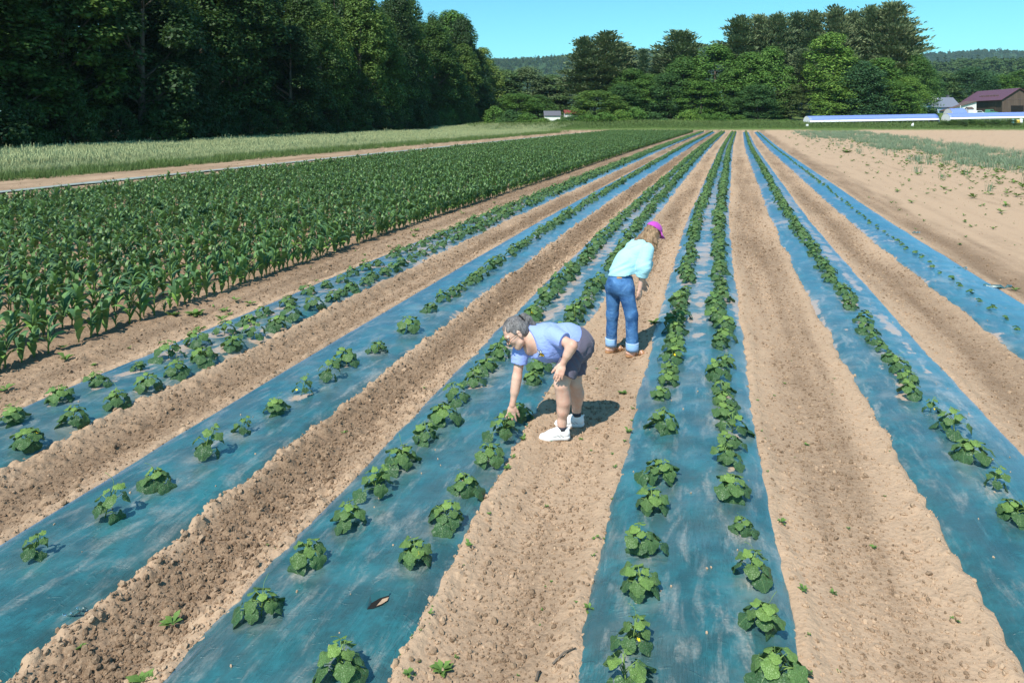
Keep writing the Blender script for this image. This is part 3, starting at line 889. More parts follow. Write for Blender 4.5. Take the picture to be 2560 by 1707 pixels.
def pine(seed, H=27.0, R=4.6, low=.34, nb=86, spruce=False):
    r = np.random.default_rng(seed); C = []; N = []; S = []; mb = MB()
    tr = H * .0125
    mb.tube([(0, 0, -.5), (0, 0, H * .5), (.1, 0, H * .98)], [tr * 1.15, tr * .75, tr * .12], 8)
    for i in range(nb):
        q = (i + r.uniform(-.4, .4)) / nb; q = min(max(q, 0), 1); h = low + (1 - low) * q
        if spruce: L = R * (1 - q) * r.uniform(.75, 1.1) + .25; el = math.radians(-8 + 28 * q)
        else:
            L = R * (math.sin(math.pi * (.30 + .66 * q)) ** .8) * r.uniform(.45, 1.15) + .4; el = math.radians(4 + 46 * q * q + r.uniform(-8, 10))
        th = i * 2.399 + r.uniform(-.5, .5)
        d = Vector((math.cos(th) * math.cos(el), math.sin(th) * math.cos(el), math.sin(el)))
        p0 = Vector((0, 0, h * H)); p1 = p0 + d * L
        mb.tube([p0, p0 + d * L * .5 + Vector((0, 0, -.12 * L * .2)), p1], [tr * .28 * (1.2 - q), tr * .18 * (1.2 - q), .02], 4, False)
        npad = max(3, int(L * 2.2))
        for k in range(npad):
            f = .25 + .75 * (k + r.uniform(0, 1)) / npad
            c = p0 + d * L * f; side = Vector((-d.y, d.x, 0)) * r.normal() * L * .16 * f
            c = c + side + Vector((0, 0, .10 * L * f * f))
            m = int(20 * r.uniform(.7, 1.3)); off = r.normal(size=(m, 3)) * np.array([.55, .55, .22])
            cc = off + np.array(c); C.append(cc)
            out = off * np.array([.5, .5, 1]) + np.array(d) * .5 + np.array([0, 0, .55])
            N.append(out); S.append(r.uniform(.5, 1.0, m))
    C = np.concatenate(C); D = np.concatenate(N); S = np.concatenate(S)
    D /= np.linalg.norm(D, axis=1, keepdims=True)
    # needle sprays: slim kites standing along D
    n = len(C); rr = r.normal(size=(n, 3)); t = np.cross(D, rr); t /= np.linalg.norm(t, axis=1, keepdims=True)
    s = S[:, None]
    v = np.stack([C - D * s * .25, C + t * s * .19 + D * s * .2, C + D * s * .72, C - t * s * .19 + D * s * .2], 1).reshape(-1, 3)
    crown = np_mesh('crown', v, np.arange(4 * n).reshape(n, 4), False, [M_NEEDLE])
    return crown, mb.mesh('trunk', M_BARK, True)

BROAD = [broadleaf(1, 22, 5.2, .06), broadleaf(2, 22, 4.6, .10, 140), broadleaf(3, 22, 5.6, .05, 170), broadleaf(4, 22, 4.3, .16, 120), broadleaf(5, 22, 5.0, .03, 160)]
BUSH = [broadleaf(21, 5, 2.4, .0, 60, 60, .26), broadleaf(22, 5, 2.8, .0, 70, 60, .26)]
PINES = [pine(11), pine(12, 27, 4.2, .30, 92), pine(13, 27, 5.0, .40, 80), pine(14, 27, 4.4, .22, 96)]
SPRUCE = [pine(15, 20, 3.2, .06, 90, True)]

def tree(name, kind, X, Y, H, W, label, col, group, rz=0.0, cat='tree', lean=0.0):
    """kind: (crown mesh, trunk mesh) drawn for a tree of its own height; scaled to H tall and W wide"""
    crown, trunk = kind
    c = np.empty(len(crown.vertices) * 3, np.float32); crown.vertices.foreach_get('co', c); c = c.reshape(-1, 3)
    key = crown.name
    if key not in _ext: _ext[key] = (np.percentile(c[:, 2], 98.5), np.percentile(np.hypot(c[:, 0], c[:, 1]), 97) * 2)
    h0, w0 = _ext[key]
    t = empty(name, (X, Y, float(land_z(X, Y)) - .05), rz); t.scale = (W / w0, W / w0, H / h0); t.rotation_euler = (0, lean, rz)
    a = link('trunk', trunk, t); b = link('crown', crown, t)
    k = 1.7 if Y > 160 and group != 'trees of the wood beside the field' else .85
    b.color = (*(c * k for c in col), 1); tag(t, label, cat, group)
    return t
_ext = {}
def edge_x(Y): return -40.4 + .2117 * (np.asarray(Y, float) - 56.8)     # the edge of the wood on the far left of the field

# ------------------------------------------------------------------ the wood along the left of the field
G1 = (0.046, 0.098, 0.022); G2 = (0.060, 0.125, 0.024); G3 = (0.038, 0.085, 0.026); G4 = (0.085, 0.155, 0.028); G5 = (0.034, 0.075, 0.020)
rt = random.Random(31)
nfront = 0
say = ['broad dark green tree', 'tall full-crowned green tree', 'dense dark leafy tree', 'mid green spreading tree', 'tall tree with layered dark foliage']
for rowk, (du, y0, y1, dy) in enumerate(((-3.5, 49, 213, 6.6), (-10.5, 46, 216, 7.6), (-18.5, 52, 222, 9.5))):
    Y = y0; i = 0
    while Y < y1:
        i += 1
        X = float(edge_x(Y)) + du + rt.uniform(-2.2, 2.4)
        H = rt.uniform(21, 31) + (1.5 if rowk else 0); W = rt.uniform(9.5, 13)
        if rowk == 0 and i % 3 == 0: H *= .68
        kd = BROAD[rt.randrange(5)]
        col = rt.choice([G1, G2, G3, G5, G1, G4 if rowk == 0 and rt.random() < .5 else G2])
        if rowk == 0 and rt.random() < .22: col = (0.105, 0.185, 0.036)  # brighter foliage colour: yellow-green maples, and sunlit clumps painted as whole trees
        lab = '%s, %s from the near end in the wood\'s %s line' % (say[rt.randrange(5)], ordinal(i), ('front', 'second', 'third')[rowk])
        tree('broadleaf_tree', kd, X, Y + rt.uniform(-1, 1), H, W, lab, col, 'trees of the wood beside the field', rt.uniform(0, 6.28))
        Y += dy * rt.uniform(.85, 1.15)
# understorey shrubs closing the foot of the wood
Y = 48; i = 0
while Y < 214:
    i += 1
    tree('understorey_shrub', BUSH[i % 2], float(edge_x(Y)) + rt.uniform(-.6, .8), Y, rt.uniform(3.2, 6.5), rt.uniform(4, 6.5), 'dark shrub at the foot of the wood, %s from the near end' % ordinal(i), rt.choice([G3, G5, G1]), 'shrubs at the foot of the wood', rt.uniform(0, 6.28), 'shrub')
    Y += rt.uniform(3.4, 5.2)

# ------------------------------------------------------------------ trees beyond the far end of the field: pixel of the stem, depth, pixel of the top, crown width in pixels
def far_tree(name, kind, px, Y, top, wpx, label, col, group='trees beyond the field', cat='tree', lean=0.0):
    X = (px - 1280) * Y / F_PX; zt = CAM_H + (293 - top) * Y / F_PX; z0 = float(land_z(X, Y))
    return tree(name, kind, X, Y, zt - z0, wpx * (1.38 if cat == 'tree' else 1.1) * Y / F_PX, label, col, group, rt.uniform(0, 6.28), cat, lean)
PN = (0.072, 0.100, 0.046); PN2 = (0.085, 0.108, 0.050); PN3 = (0.058, 0.088, 0.046)
# the wood's far end
far_tree('broadleaf_tree', BROAD[3], 1128, 214, 34, 110, 'tree with a ragged top jutting past the end of the wood', G2)
far_tree('broadleaf_tree', BROAD[1], 1160, 222, 92, 90, 'shorter tree stepping down at the end of the wood', G1)
far_tree('broadleaf_tree', BROAD[3], 1208, 226, 124, 72, 'slim bright tree just beyond the end of the wood', (0.11, 0.16, 0.035))
GR = (0.070, 0.118, 0.040); GR2 = (0.080, 0.115, 0.050)
for n, (px, Y, top, wp, k, col, lab) in enumerate([
    (1262, 232, 178, 96, 3, GR, 'pale grey-green tree beside the end of the wood'),
    (1318, 236, 172, 112, 4, GR2, 'wispy olive-green tree left of the white shed'),
    (1374, 238, 190, 90, 1, GR, 'grey-green tree right above the white shed'),
    (1412, 240, 198, 76, 3, GR2, 'thin grey-green tree left of the first pines'),
    (1290, 205, 236, 96, 0, G2, 'low green tree in front of the wispy olive trees'),
    (1345, 214, 240, 70, 2, G1, 'low dark tree just left of the white shed'),
    (1486, 184, 229, 112, 0, (0.075, 0.135, 0.028), 'rounded bright green tree in front of the first pines'),
    (1536, 186, 250, 74, 1, (0.10, 0.16, 0.035), 'small yellow-green tree beside the rounded bright one'),
    (1580, 202, 176, 96, 4, G1, 'mid green tree between the two pine stands'),
    (1622, 200, 190, 92, 2, G2, 'leafy tree below the small spruce'),
    (1556, 198, 214, 80, 0, G3, 'dark low tree right of the rounded bright one'),
    (1668, 196, 186, 92, 0, G3, 'dark leafy tree under the second pine stand, on its left'),
    (1712, 198, 148, 104, 2, G1, 'tall leafy tree standing in the second pine stand'),
    (1788, 196, 118, 118, 4, G2, 'large green tree right of the second pine stand'),
    (1752, 190, 206, 88, 1, G2, 'smaller green tree in front of the large green one'),
    (1836, 190, 172, 92, 2, G1, 'green tree at the left foot of the tall pine grove'),
    (1878, 186, 136, 92, 1, G2, 'slender birch-like green tree in front of the pine grove'),
    (1930, 184, 124, 88, 4, G2, 'leafy tree with pale stems in front of the pine grove'),
    (1895, 178, 214, 86, 0, G3, 'low dark tree at the foot of the pine grove'),
    (1975, 180, 214, 66, 3, (0.065, 0.095, 0.03), 'olive low tree left of the bare pine trunks'),
    (2081, 178, 88, 112, 3, G4, 'tall bright yellow-green tree in front of the pine grove'),
    (2092, 174, 190, 92, 0, G4, 'lower bright green tree below the tall yellow-green one'),
    (2150, 174, 158, 122, 2, (0.030, 0.072, 0.028), 'big dark maple behind the plastic tunnel'),
    (2206, 180, 150, 100, 1, G2, 'green tree between the dark maple and the tall pine'),
    (2240, 172, 206, 88, 4, G2, 'rounded green tree at the right foot of the pine grove'),
    (2292, 190, 142, 84, 2, G1, 'green tree closing the pine grove on its right'),
    (2270, 176, 196, 70, 0, G4, 'small bright tree left of the blue house'),
    (2352, 262, 182, 86, 3, GR, 'pale leafy tree behind the blue house'),
    (2316, 240, 170, 70, 1, G3, 'dark tree left of the blue house roof'),
    (2432, 262, 172, 104, 2, (0.032, 0.075, 0.03), 'dark full tree behind the barn roof, left part'),
    (2498, 268, 190, 90, 0, G2, 'green tree behind the middle of the barn roof'),
    (2560, 266, 178, 96, 4, G1, 'green tree behind the right end of the barn'),
    ]):
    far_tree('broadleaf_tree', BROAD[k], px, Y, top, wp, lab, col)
for n, (px, Y, top, wp, k, col, lab) in enumerate([
    (1462, 212, 99, 92, 0, PN, 'left pine of the stand above the rounded bright tree'),
    (1517, 210, 88, 104, 1, PN2, 'tallest pine of the stand above the rounded bright tree'),
    (1556, 216, 114, 76, 3, PN, 'right pine of the stand above the rounded bright tree'),
    (1703, 208, 83, 112, 1, PN, 'lone broad pine of the second stand'),
    (1664, 214, 136, 70, 2, PN3, 'shorter pine leaning against the lone broad pine'),
    (1852, 202, 48, 92, 0, PN, 'leftmost pine of the tall grove'),
    (1898, 204, 45, 76, 1, PN2, 'second pine from the left in the tall grove'),
    (1944, 202, 41, 80, 2, PN, 'third pine from the left in the tall grove'),
    (1990, 206, 40, 78, 3, PN3, 'fourth pine from the left in the tall grove'),
    (2034, 203, 36, 78, 0, PN, 'fifth pine from the left in the tall grove'),
    (2090, 200, 26, 84, 1, PN2, 'sixth pine from the left in the tall grove'),
    (2134, 206, 36, 72, 2, PN, 'seventh pine from the left in the tall grove'),
    (2178, 200, 23, 82, 3, PN, 'eighth pine from the left in the tall grove'),
    (2230, 196, 15, 108, 0, PN2, 'rightmost and tallest pine of the tall grove'),
    (2262, 201, 74, 76, 2, PN3, 'lower pine leaning out at the right end of the grove'),
    (2010, 196, 128, 70, 3, PN, 'bare-trunked pine at the middle of the grove'),
    ]):
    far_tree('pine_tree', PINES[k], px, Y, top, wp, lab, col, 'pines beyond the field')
far_tree('spruce_tree', SPRUCE[0], 1607, 206, 128, 44, 'small pointed spruce between the pine stands', PN3, 'pines beyond the field')
# shrubs along the bank
for n, (px, Y, top, wp, col) in enumerate([
    (1236, 176, 268, 60, G2), (1275, 170, 276, 66, G3), (1318, 168, 284, 70, G2), (1358, 166, 296, 64, G4), (1400, 166, 298, 60, G2), (1432, 168, 290, 66, G3), (1470, 166, 286, 70, G2), (1512, 166, 282, 72, G2),
    (1552, 168, 276, 60, G4), (1592, 170, 270, 64, G2), (1634, 170, 282, 54, G3), (1722, 170, 276, 62, G4), (1764, 172, 284, 50, G2), (1800, 172, 282, 58, G2), (1846, 174, 288, 44, G2), (2296, 176, 268, 56, G4), (2330, 172, 290, 44, G2)] + [(1780 + 23 * q, 167 + (q % 3), 303 - (q * 5) % 7, 40, (G3, G1, G2)[q % 3]) for q in range(11)] + [(2362 + 21 * q, 158 + (q % 2), 303 - (q * 3) % 5, 34, (G2, G4, GR)[q % 3]) for q in range(9)]):
    far_tree('bank_shrub', BUSH[n % 2], px, Y, top, wp, 'leafy shrub on the bank past the field, %s counting from the wood' % ordinal(n + 1), col, 'shrubs along the far bank', 'shrub')
# ------------------------------------------------------------------ wooded hills on the skyline
def hill(name, Yd, ridge, depth, label, foot=1.0, mat=None):
    """ridge: (px, py) along the skyline as seen over the field; a ridge of that height at distance Yd, falling to the front and the back"""
    px = np.array([p[0] for p in ridge], float); pz = CAM_H + (293 - np.array([p[1] for p in ridge], float)) * Yd / F_PX - 13.5
    X = (px - 1280) * Yd / F_PX
    xs = np.linspace(X[0], X[-1], 160); zs = np.interp(xs, X, pz)
    zs = np.convolve(np.pad(zs, 6, 'edge'), np.ones(13) / 13, 'valid')
    fr = np.linspace(-1, 1.0, 26)
    Xg, Fg = np.meshgrid(xs, fr)
    prof = np.cos(Fg * math.pi / 2) ** 1.25
    prof = np.where(Fg < 0, prof, np.cos(Fg * math.pi / 2) ** .8)
    Z = zs[None, :] * prof + 6 * (fbm(Xg / (depth * .12), Fg * 5, 5, 3) - .5) * prof * (zs.max() / 150)
    Yg = Yd + Fg * depth
    n0, n1 = Xg.shape; idx = np.arange(n0 * n1).reshape(n0, n1)
    q = np.stack([idx[:-1, :-1], idx[:-1, 1:], idx[1:, 1:], idx[1:, :-1]], -1).reshape(-1, 4)
    me = np_mesh(name, np.stack([Xg, Yg, Z], -1).reshape(-1, 3), q, True, [mat])
    tag(link(name, me), label, kind='structure')
    return xs, zs, Yd, depth
M_HILL = simple('hill_ground', (0.035, 0.075, 0.022), .9, .3, .02)
h1 = hill('hills', 2300, [(500, 170), (900, 160), (1239, 150), (1334, 147), (1412, 142), (1567, 130), (1650, 125), (1760, 115), (1805, 111), (1900, 104), (2050, 118), (2200, 150), (2290, 180)], 900, 'long wooded hill on the skyline behind the pines', mat=M_HILL)
h2 = hill('hills', 3000, [(2150, 160), (2281, 137), (2365, 129), (2446, 126), (2543, 133), (2700, 140), (3000, 170)], 900, 'rounded wooded hill on the skyline above the barn', mat=M_HILL)
h3 = hill('hills', 900, [(2150, 215), (2260, 175), (2317, 152), (2420, 156), (2560, 146), (2750, 150), (3000, 190)], 420, 'nearer wooded slope behind the barn', mat=M_HILL)
CANOPY = [broadleaf(41, 15, 5.0, .10, 26, 16, 2.0), broadleaf(42, 16, 4.4, .10, 24, 16, 1.9), broadleaf(43, 14, 5.6, .1, 28, 16, 2.1)]
CANOPY_P = [pine(44, 20, 3.6, .1, 16, True)]
cc = bpy.data.collections.new('canopy')
for i, (me, col) in enumerate([(CANOPY[0][0], (.055, .105, .032)), (CANOPY[1][0], (.068, .120, .036)), (CANOPY[2][0], (.045, .090, .030)), (CANOPY_P[0][0], (.036, .062, .032)), (CANOPY[0][0].copy(), (.078, .130, .038))]):
    me.materials.clear(); me.materials.append(simple('hill_foliage_%d' % i, col, .8, .3, .05)); o = bpy.data.objects.new('canopy_%03d' % i, me); cc.objects.link(o)
def clothe(h, n, label, s0, fmax=.25):
    xs, zs, Yd, depth = h; r = np.random.default_rng(int(Yd))
    X = r.uniform(xs[0], xs[-1], n); Fg = r.uniform(-1, fmax, n)
    prof = np.where(Fg < 0, np.cos(Fg * math.pi / 2) ** 1.25, np.cos(Fg * math.pi / 2) ** .8)
    zz = np.interp(X, xs, zs); Z = zz * prof + 6 * (fbm(X / (depth * .12), Fg * 5, 5, 3) - .5) * prof * (zs.max() / 150)
    rot = np.stack([0 * X, 0 * X, r.uniform(0, 6.28, n)], -1)
    pk = r.choice(5, n, p=[.32, .28, .24, .05, .11])
    s = s0 * r.uniform(.75, 1.25, n)
    scatter('forest', np.stack([X, Yd + Fg * depth, Z - 2], -1), rot, s, pk, cc, label)
clothe(h1, 9000, 'unbroken forest covering the long hill behind the pines', .95)
clothe(h2, 5000, 'unbroken forest covering the rounded hill above the barn', 1.0)
clothe(h3, 2600, 'unbroken woods on the slope behind the barn', .95)

# ------------------------------------------------------------------ the air: far hills fade to blue
t_ = NT('hazy_air'); pv = t_.n('ShaderNodeVolumePrincipled'); pv.inputs['Color'].default_value = (0.62, 0.84, 1.0, 1); pv.inputs['Density'].default_value = 0.00008; pv.inputs['Anisotropy'].default_value = 0.2
t_.t.links.new(pv.outputs[0], t_.out.inputs['Volume'])
hz = MB().box((-9000, -300, -3), (9000, 4300, 330)).build('haze', t_.m); tag(hz, 'thin blue summer haze over the valley', kind='stuff')
# ------------------------------------------------------------------ clods, weeds, rye and rough grass
def lump_mesh(seed):
    bm = bmesh.new(); bmesh.ops.create_icosphere(bm, subdivisions=1, radius=1.0); r = random.Random(seed)
    for v in bm.verts:
        v.co *= r.uniform(.7, 1.2); v.co.z *= .68
    me = bpy.data.meshes.new('clod'); bm.to_mesh(me); bm.free(); me.materials.append(M_CLOD); return me
CLOD_COLL = variant_collection('clod', [lump_mesh(i) for i in range(5)])
def clods():
    r = np.random.default_rng(3); P = []
    for (c, hw, n, big) in ((-5.3, .56, 21000, .85), (-3.22, .54, 32000, 1.0), (-1.09, .52, 20000, .85), (1.19, .66, 23000, .78), (3.5, .6, 18000, .75), (-7.5, .8, 14000, .9), (5.7, .5, 4500, .6), (9, 3, 5000, .5), (-9.5, 1.4, 5000, .8), (-30, 1.8, 700, 1.2)):
        Y = 3.2 * np.exp(r.uniform(0, math.log(17), n) ** 1.0); Y = 3.2 + (Y - 3.2)
        u = c + np.clip(r.normal(0, .55, n), -1, 1) * hw
        s = np.minimum(.0035 + r.exponential(.0050, n), .034) * big * np.clip(Y / 10, 1, 1.6)
        P.append(np.stack([u, Y, s], -1))
    P = np.concatenate(P); X = row_x(P[:, 1]) + P[:, 0]
    m = np.abs(X / P[:, 1]) < .85; P = P[m]; X = X[m]
    z = soil_z(P[:, 0], P[:, 1]) + P[:, 2] * .25; n = len(P)
    scatter('soil_clods', np.stack([X, P[:, 1], z], -1), r.uniform(0, 6.28, (n, 3)), P[:, 2], r.integers(0, 5, n), CLOD_COLL, 'loose soil clods and crumbs strewn between the plastic beds', {'damp': np.clip(damp_of(P[:, 0], P[:, 1]) + .16 + r.normal(0, .24, n), 0, 1.2)})
    # little stones and crumbs lying on the film
    Q = []
    for k, (c, hw) in BEDS.items():
        m_ = 26; Y = 3.6 * np.exp(r.uniform(0, 1.2, m_)); u = c + r.uniform(-.8, .8, m_) * hw
        zf = film_z(k, u, Y); s = r.uniform(.004, .011, m_); Q.append(np.stack([row_x(Y) + u, Y, zf + s * .4, s], -1))
    Q = np.concatenate(Q); n = len(Q)
    scatter('soil_crumbs', Q[:, :3], r.uniform(0, 6.28, (n, 3)), Q[:, 3], r.integers(0, 5, n), CLOD_COLL, 'pale crumbs of soil lying on the plastic film', {'damp': np.zeros(n)})
clods()

def blade_mat(name, a, b, trans=.15):
    t = NT(name); at = t.attr('age'); isl = t.n('ShaderNodeNewGeometry').outputs['Random Per Island']
    col = t.mix(at, a, b); hv = t.n('ShaderNodeHueSaturation', i_Color=col); t.inp(hv, 'Value', t.math('MULTIPLY_ADD', isl, .6, .7))
    s = t.bsdf(hv.outputs[0], .6, None, .3); tr = t.n('ShaderNodeBsdfTranslucent'); t.inp(tr, 'Color', hv.outputs[0])
    ms = t.n('ShaderNodeMixShader'); ms.inputs[0].default_value = trans; t.t.links.new(s, ms.inputs[1]); t.t.links.new(tr.outputs[0], ms.inputs[2])
    return t.done(ms.outputs[0])
M_RYE = blade_mat('rye_blades', (0.12, 0.20, 0.12), (0.42, 0.44, 0.22))
M_GRASS = blade_mat('grass_blades', (0.06, 0.12, 0.028), (0.17, 0.23, 0.07))
M_GREY = blade_mat('grey_rye_blades', (0.115, 0.185, 0.115), (0.24, 0.30, 0.19))
M_WEED = blade_mat('weed_leaf', (0.07, 0.15, 0.03), (0.16, 0.25, 0.06))
def tuft(seed, n, h, spread, wd, droop, mat, head=False):
    r = random.Random(seed); V = []; Fq = []; A = []; k = 0
    for i in range(n):
        a = r.uniform(0, 6.28); x, y = r.gauss(0, spread), r.gauss(0, spread); hh = h * r.uniform(.65, 1.12); d = droop * r.uniform(.3, 1.3) * hh
        pts = [(x, y, -.02), (x + math.cos(a) * d * .3, y + math.sin(a) * d * .3, hh * .6), (x + math.cos(a) * d, y + math.sin(a) * d, hh)]
        b = r.uniform(0, 6.28); sx, sy = math.cos(b) * wd, math.sin(b) * wd
        for j, p in enumerate(pts):
            ww = (1, .8, .12 if not head else 1.5)[j]
            V += [(p[0] - sx * ww, p[1] - sy * ww, p[2]), (p[0] + sx * ww, p[1] + sy * ww, p[2])]
            A += [(.0, .35, 1.0)[j]] * 2
        for j in range(2): q = k + j * 2; Fq.append((q, q + 1, q + 3, q + 2))
        k += 6
    me = np_mesh('tuft', np.array(V), np.array(Fq), False, [mat]); set_attr(me, 'age', A); return me
def weed(seed, n=7, size=.05):
    r = random.Random(seed); V = []; Fq = []; A = []; k = 0
    for i in range(n):
        a = i * 2.4 + r.uniform(-.3, .3); L = size * r.uniform(.6, 1.3); w_ = L * .28; rise = r.uniform(.2, .9) * L
        c, s = math.cos(a), math.sin(a); z0 = .004 + i * .002
        V += [(0, 0, z0), (c * L * .5 - s * w_, s * L * .5 + c * w_, z0 + rise * .7), (c * L, s * L, z0 + rise * .8), (c * L * .5 + s * w_, s * L * .5 - c * w_, z0 + rise * .7)]
        A += [0, .4, 1, .4]; Fq.append((k, k + 1, k + 2, k + 3)); k += 4
    me = np_mesh('weed', np.array(V), np.array(Fq), False, [mat_w]); set_attr(me, 'age', A); return me
mat_w = M_WEED
RYE_COLL = variant_collection('rye', [tuft(i, 12, 1.05, .16, .011, .10, M_RYE, True) for i in range(4)])
TALL_COLL = variant_collection('tall_grass', [tuft(30 + i, 14, .62, .2, .014, .45, M_GRASS) for i in range(4)])
GREY_COLL = variant_collection('grey_rye', [tuft(60 + i, 13, .42, .07, .008, .35, M_GREY) for i in range(4)])
WEED_COLL = variant_collection('weed', [weed(80 + i) for i in range(5)])
def rz3(r, n): return np.stack([np.zeros(n), np.zeros(n), r.uniform(0, 6.28, n)], -1)
def rye():
    r = np.random.default_rng(8); n = 52000
    Y = 34 * np.exp(r.uniform(0, 1, n) ** .9 * math.log(6.2)); e = edge_x(Y) + .5; f = row_x(Y) - 36.2 + 1.0 * (fbm(Y * .3, Y * 0, 14, 3) - .5) * 2
    v = r.uniform(0, 1, n); X = e + (f - e) * v
    m = (np.abs(X / Y) < .9) & (f > e); X = X[m]; Y = Y[m]; v = v[m]; n = len(X)
    patch = fbm(X * .22, Y * .1, 19, 3)
    s = (.34 + .46 * patch) * r.uniform(.75, 1.15, n) * (.7 + .3 * (v < .9)); tallr = r.random(n) < .015; s = np.where(tallr, s * 1.45, s)
    scatter('rye_grass', np.stack([X, Y, land_z(X, Y)], -1), rz3(r, n), np.stack([s * 1.2, s * 1.2, s], -1), r.integers(0, 4, n), RYE_COLL, 'band of pale standing rye between the wood and the corn')
    n = 9000; Y = 30 * np.exp(r.uniform(0, 1, n) * math.log(6)); u = r.uniform(-38, -32.8, n); X = row_x(Y) + u; m = np.abs(X / Y) < .9; X, Y = X[m], Y[m]; n = len(X)
    scatter('verge_grass', np.stack([X, Y, land_z(X, Y)], -1), rz3(r, n), np.clip(r.exponential(.3, n), .12, .8), r.integers(0, 4, n), TALL_COLL, 'short green grass verge along the dirt lane')
rye()
def bank_grass():
    r = np.random.default_rng(9); n = 26000
    Y = r.uniform(146, 184, n); X = r.uniform(-.06, .74, n) * Y
    s = r.uniform(.5, 1.2, n) * (.55 + .75 * sstep(154, 166, Y)) * (1 + .8 * (fbm(X * .1, Y * .2, 3, 3) - .5))
    scatter('bank_grass', np.stack([X, Y, land_z(X, Y)], -1), rz3(r, n), np.stack([s * 2.2, s * 2.2, s], -1), r.integers(0, 4, n), TALL_COLL, 'rough green grass on the bank past the end of the rows')
bank_grass()
def grey_strip():
    r = np.random.default_rng(10); n = 15000
    Y = 26 * np.exp(r.uniform(0, 1, n) ** .8 * math.log(5.6)); u = r.uniform(10.5, 27, n)
    d = fbm(u * .35, Y * .22, 44, 4); dens = sstep(12.0, 17.0, u + (d - .5) * 9 - .02 * Y + 5 * sstep(80, 130, Y)) * (1 - sstep(23, 26, u + (d - .5) * 7))
    keep = r.random(n) < np.clip(dens * sstep(.30, .75, fbm(u * .9, Y * .5, 46, 3)) * 1.05, 0.012, 1); u, Y = u[keep], Y[keep]; n = len(u); X = row_x(Y) + u
    s = r.uniform(.5, 1.35, n)
    scatter('grey_rye', np.stack([X, Y, 0 * X], -1), rz3(r, n), np.stack([s * 1.25, s * 1.25, s], -1), r.integers(0, 4, n), GREY_COLL, 'patchy strip of grey-green rye on the sandy ground')
    # weeds: on the sand, along the film edges and in the path between the middle beds
    P = []
    for (c, hw, k, y0, y1, s0) in ((11, 4.5, 420, 14, 120, 1.4), (-1.09, .42, 90, 3.4, 9, .38), (-1.56, .06, 40, 3.4, 9, .6), (1.2, .5, 30, 3.4, 14, .5), (-.64, .05, 22, 3.4, 8, .7), (.68, .05, 16, 3.5, 9, .6), (-7.4, .5, 60, 7, 30, 1.5), (7.5, 1.2, 60, 10, 40, 1.3), (-3.2, .5, 16, 3.5, 9, 1.0), (16, 5, 2600, 22, 120, 3.2)):
        Y = y0 * np.exp(r.uniform(0, 1, k) * math.log(y1 / y0)); u = c + r.normal(0, hw * .7, k); s = s0 * np.clip(r.exponential(.42, k), .12, 1.3); P.append(np.stack([u, Y, s], -1))
    P = np.concatenate(P); X = row_x(P[:, 1]) + P[:, 0]; n = len(P); z = soil_z(P[:, 0], P[:, 1])
    scatter('weeds', np.stack([X, P[:, 1], z], -1), rz3(r, n), P[:, 2], r.integers(0, 5, n), WEED_COLL, 'small scattered green weeds sprouting from the bare soil')
grey_strip()
# a few weeds big enough to point at
for n, (px, py, sz, lab) in enumerate([(2117, 382, .9, 'low bushy green weed clump on the sand left of the grey rye'), (432, 790, .22, 'leafy green weed on bare soil between corn and plastic'), (490, 786, .30, 'larger leafy weed near the corn-side plastic edge'),
                                       (1105, 1662, .12, 'small weed in the path at the bottom edge'), (356, 1690, .16, 'spiky weed beside the plastic edge at the bottom left'), (1635, 812, .20, 'small leafy weed beside the standing woman\'s shadow'), (1556, 978, .12, 'single green weed in the path between the two women')]):
    X, Y = unproject(px, py); me = weed(500 + n, 14 if n else 26, .5)
    o = link('weed_plant', me); o.location = (X, Y, float(soil_z(X - row_x(Y), np.array([Y]))[0])); o.scale = (sz, sz, sz * (.8 if n else .6)); tag(o, lab, 'weed', 'larger weeds on the bare soil')
# ------------------------------------------------------------------ farm buildings beyond the field
def wood_mat():
    t = NT('weathered_barn_boards'); c = t.coord('Object')
    sx = t.n('ShaderNodeSeparateXYZ', i_0=c)
    bd = t.math('FRACT', t.math('MULTIPLY', t.math('ADD', sx.outputs[0], sx.outputs[1]), 3.2))
    st = t.noise(t.scale(c, (3.2, 3.2, .15)), 1.0, 4, .6)
    col = t.mix(st, (0.045, 0.034, 0.028), (0.17, 0.125, 0.10))
    col = t.mix(t.ramp(bd, .0, .10, .8, 0), col, (0.015, 0.012, 0.010))
    return t.done(t.bsdf(col, .9, None, .1))
M_BARN = wood_mat()
def metal_roof(name, a, b, per=1.1):
    t = NT(name); c = t.coord('Object'); sx = t.n('ShaderNodeSeparateXYZ', i_0=c)
    rib = t.math('FRACT', t.math('MULTIPLY', sx.outputs[1], per)); n = t.noise(c, .6, 5)
    col = t.mix(n, a, b); nm = t.bump(t.ramp(rib, 0, .12, 1, 0), .4, .03)
    return t.done(t.bsdf(col, .45, nm, .4))
M_MAROON = metal_roof('maroon_metal_roof', (0.115, 0.040, 0.058), (0.155, 0.060, 0.078))
M_SLATE = simple('blue_grey_shingles', (0.16, 0.18, 0.23), .8, .25, 6, .2)
M_WHITE = simple('white_paint', (0.78, 0.78, 0.75), .6, .06, 3)
M_BLUE = simple('pale_blue_siding', (0.30, 0.44, 0.62), .7, .08, 3)
M_DARKBLUE = simple('dark_blue_siding', (0.09, 0.13, 0.20), .7, .1, 3)
M_GREYROOF = simple('grey_metal_roof', (0.13, 0.13, 0.15), .5, .12, 2)
M_RED = simple('red_metal_roof', (0.24, 0.045, 0.05), .5, .12, 2)
M_GLASS = simple('dark_window_glass', (0.03, 0.035, 0.045), .12, .1, 2, 0, .6)
M_BROWN = simple('brown_roofing', (0.12, 0.085, 0.075), .8, .2, 5)
M_DARK = simple('dark_opening', (0.012, 0.011, 0.010), .9, .1, 3)
M_STEEL = simple('galvanised_steel', (0.45, 0.46, 0.47), .4, .1, 10, 0, .5, .6)
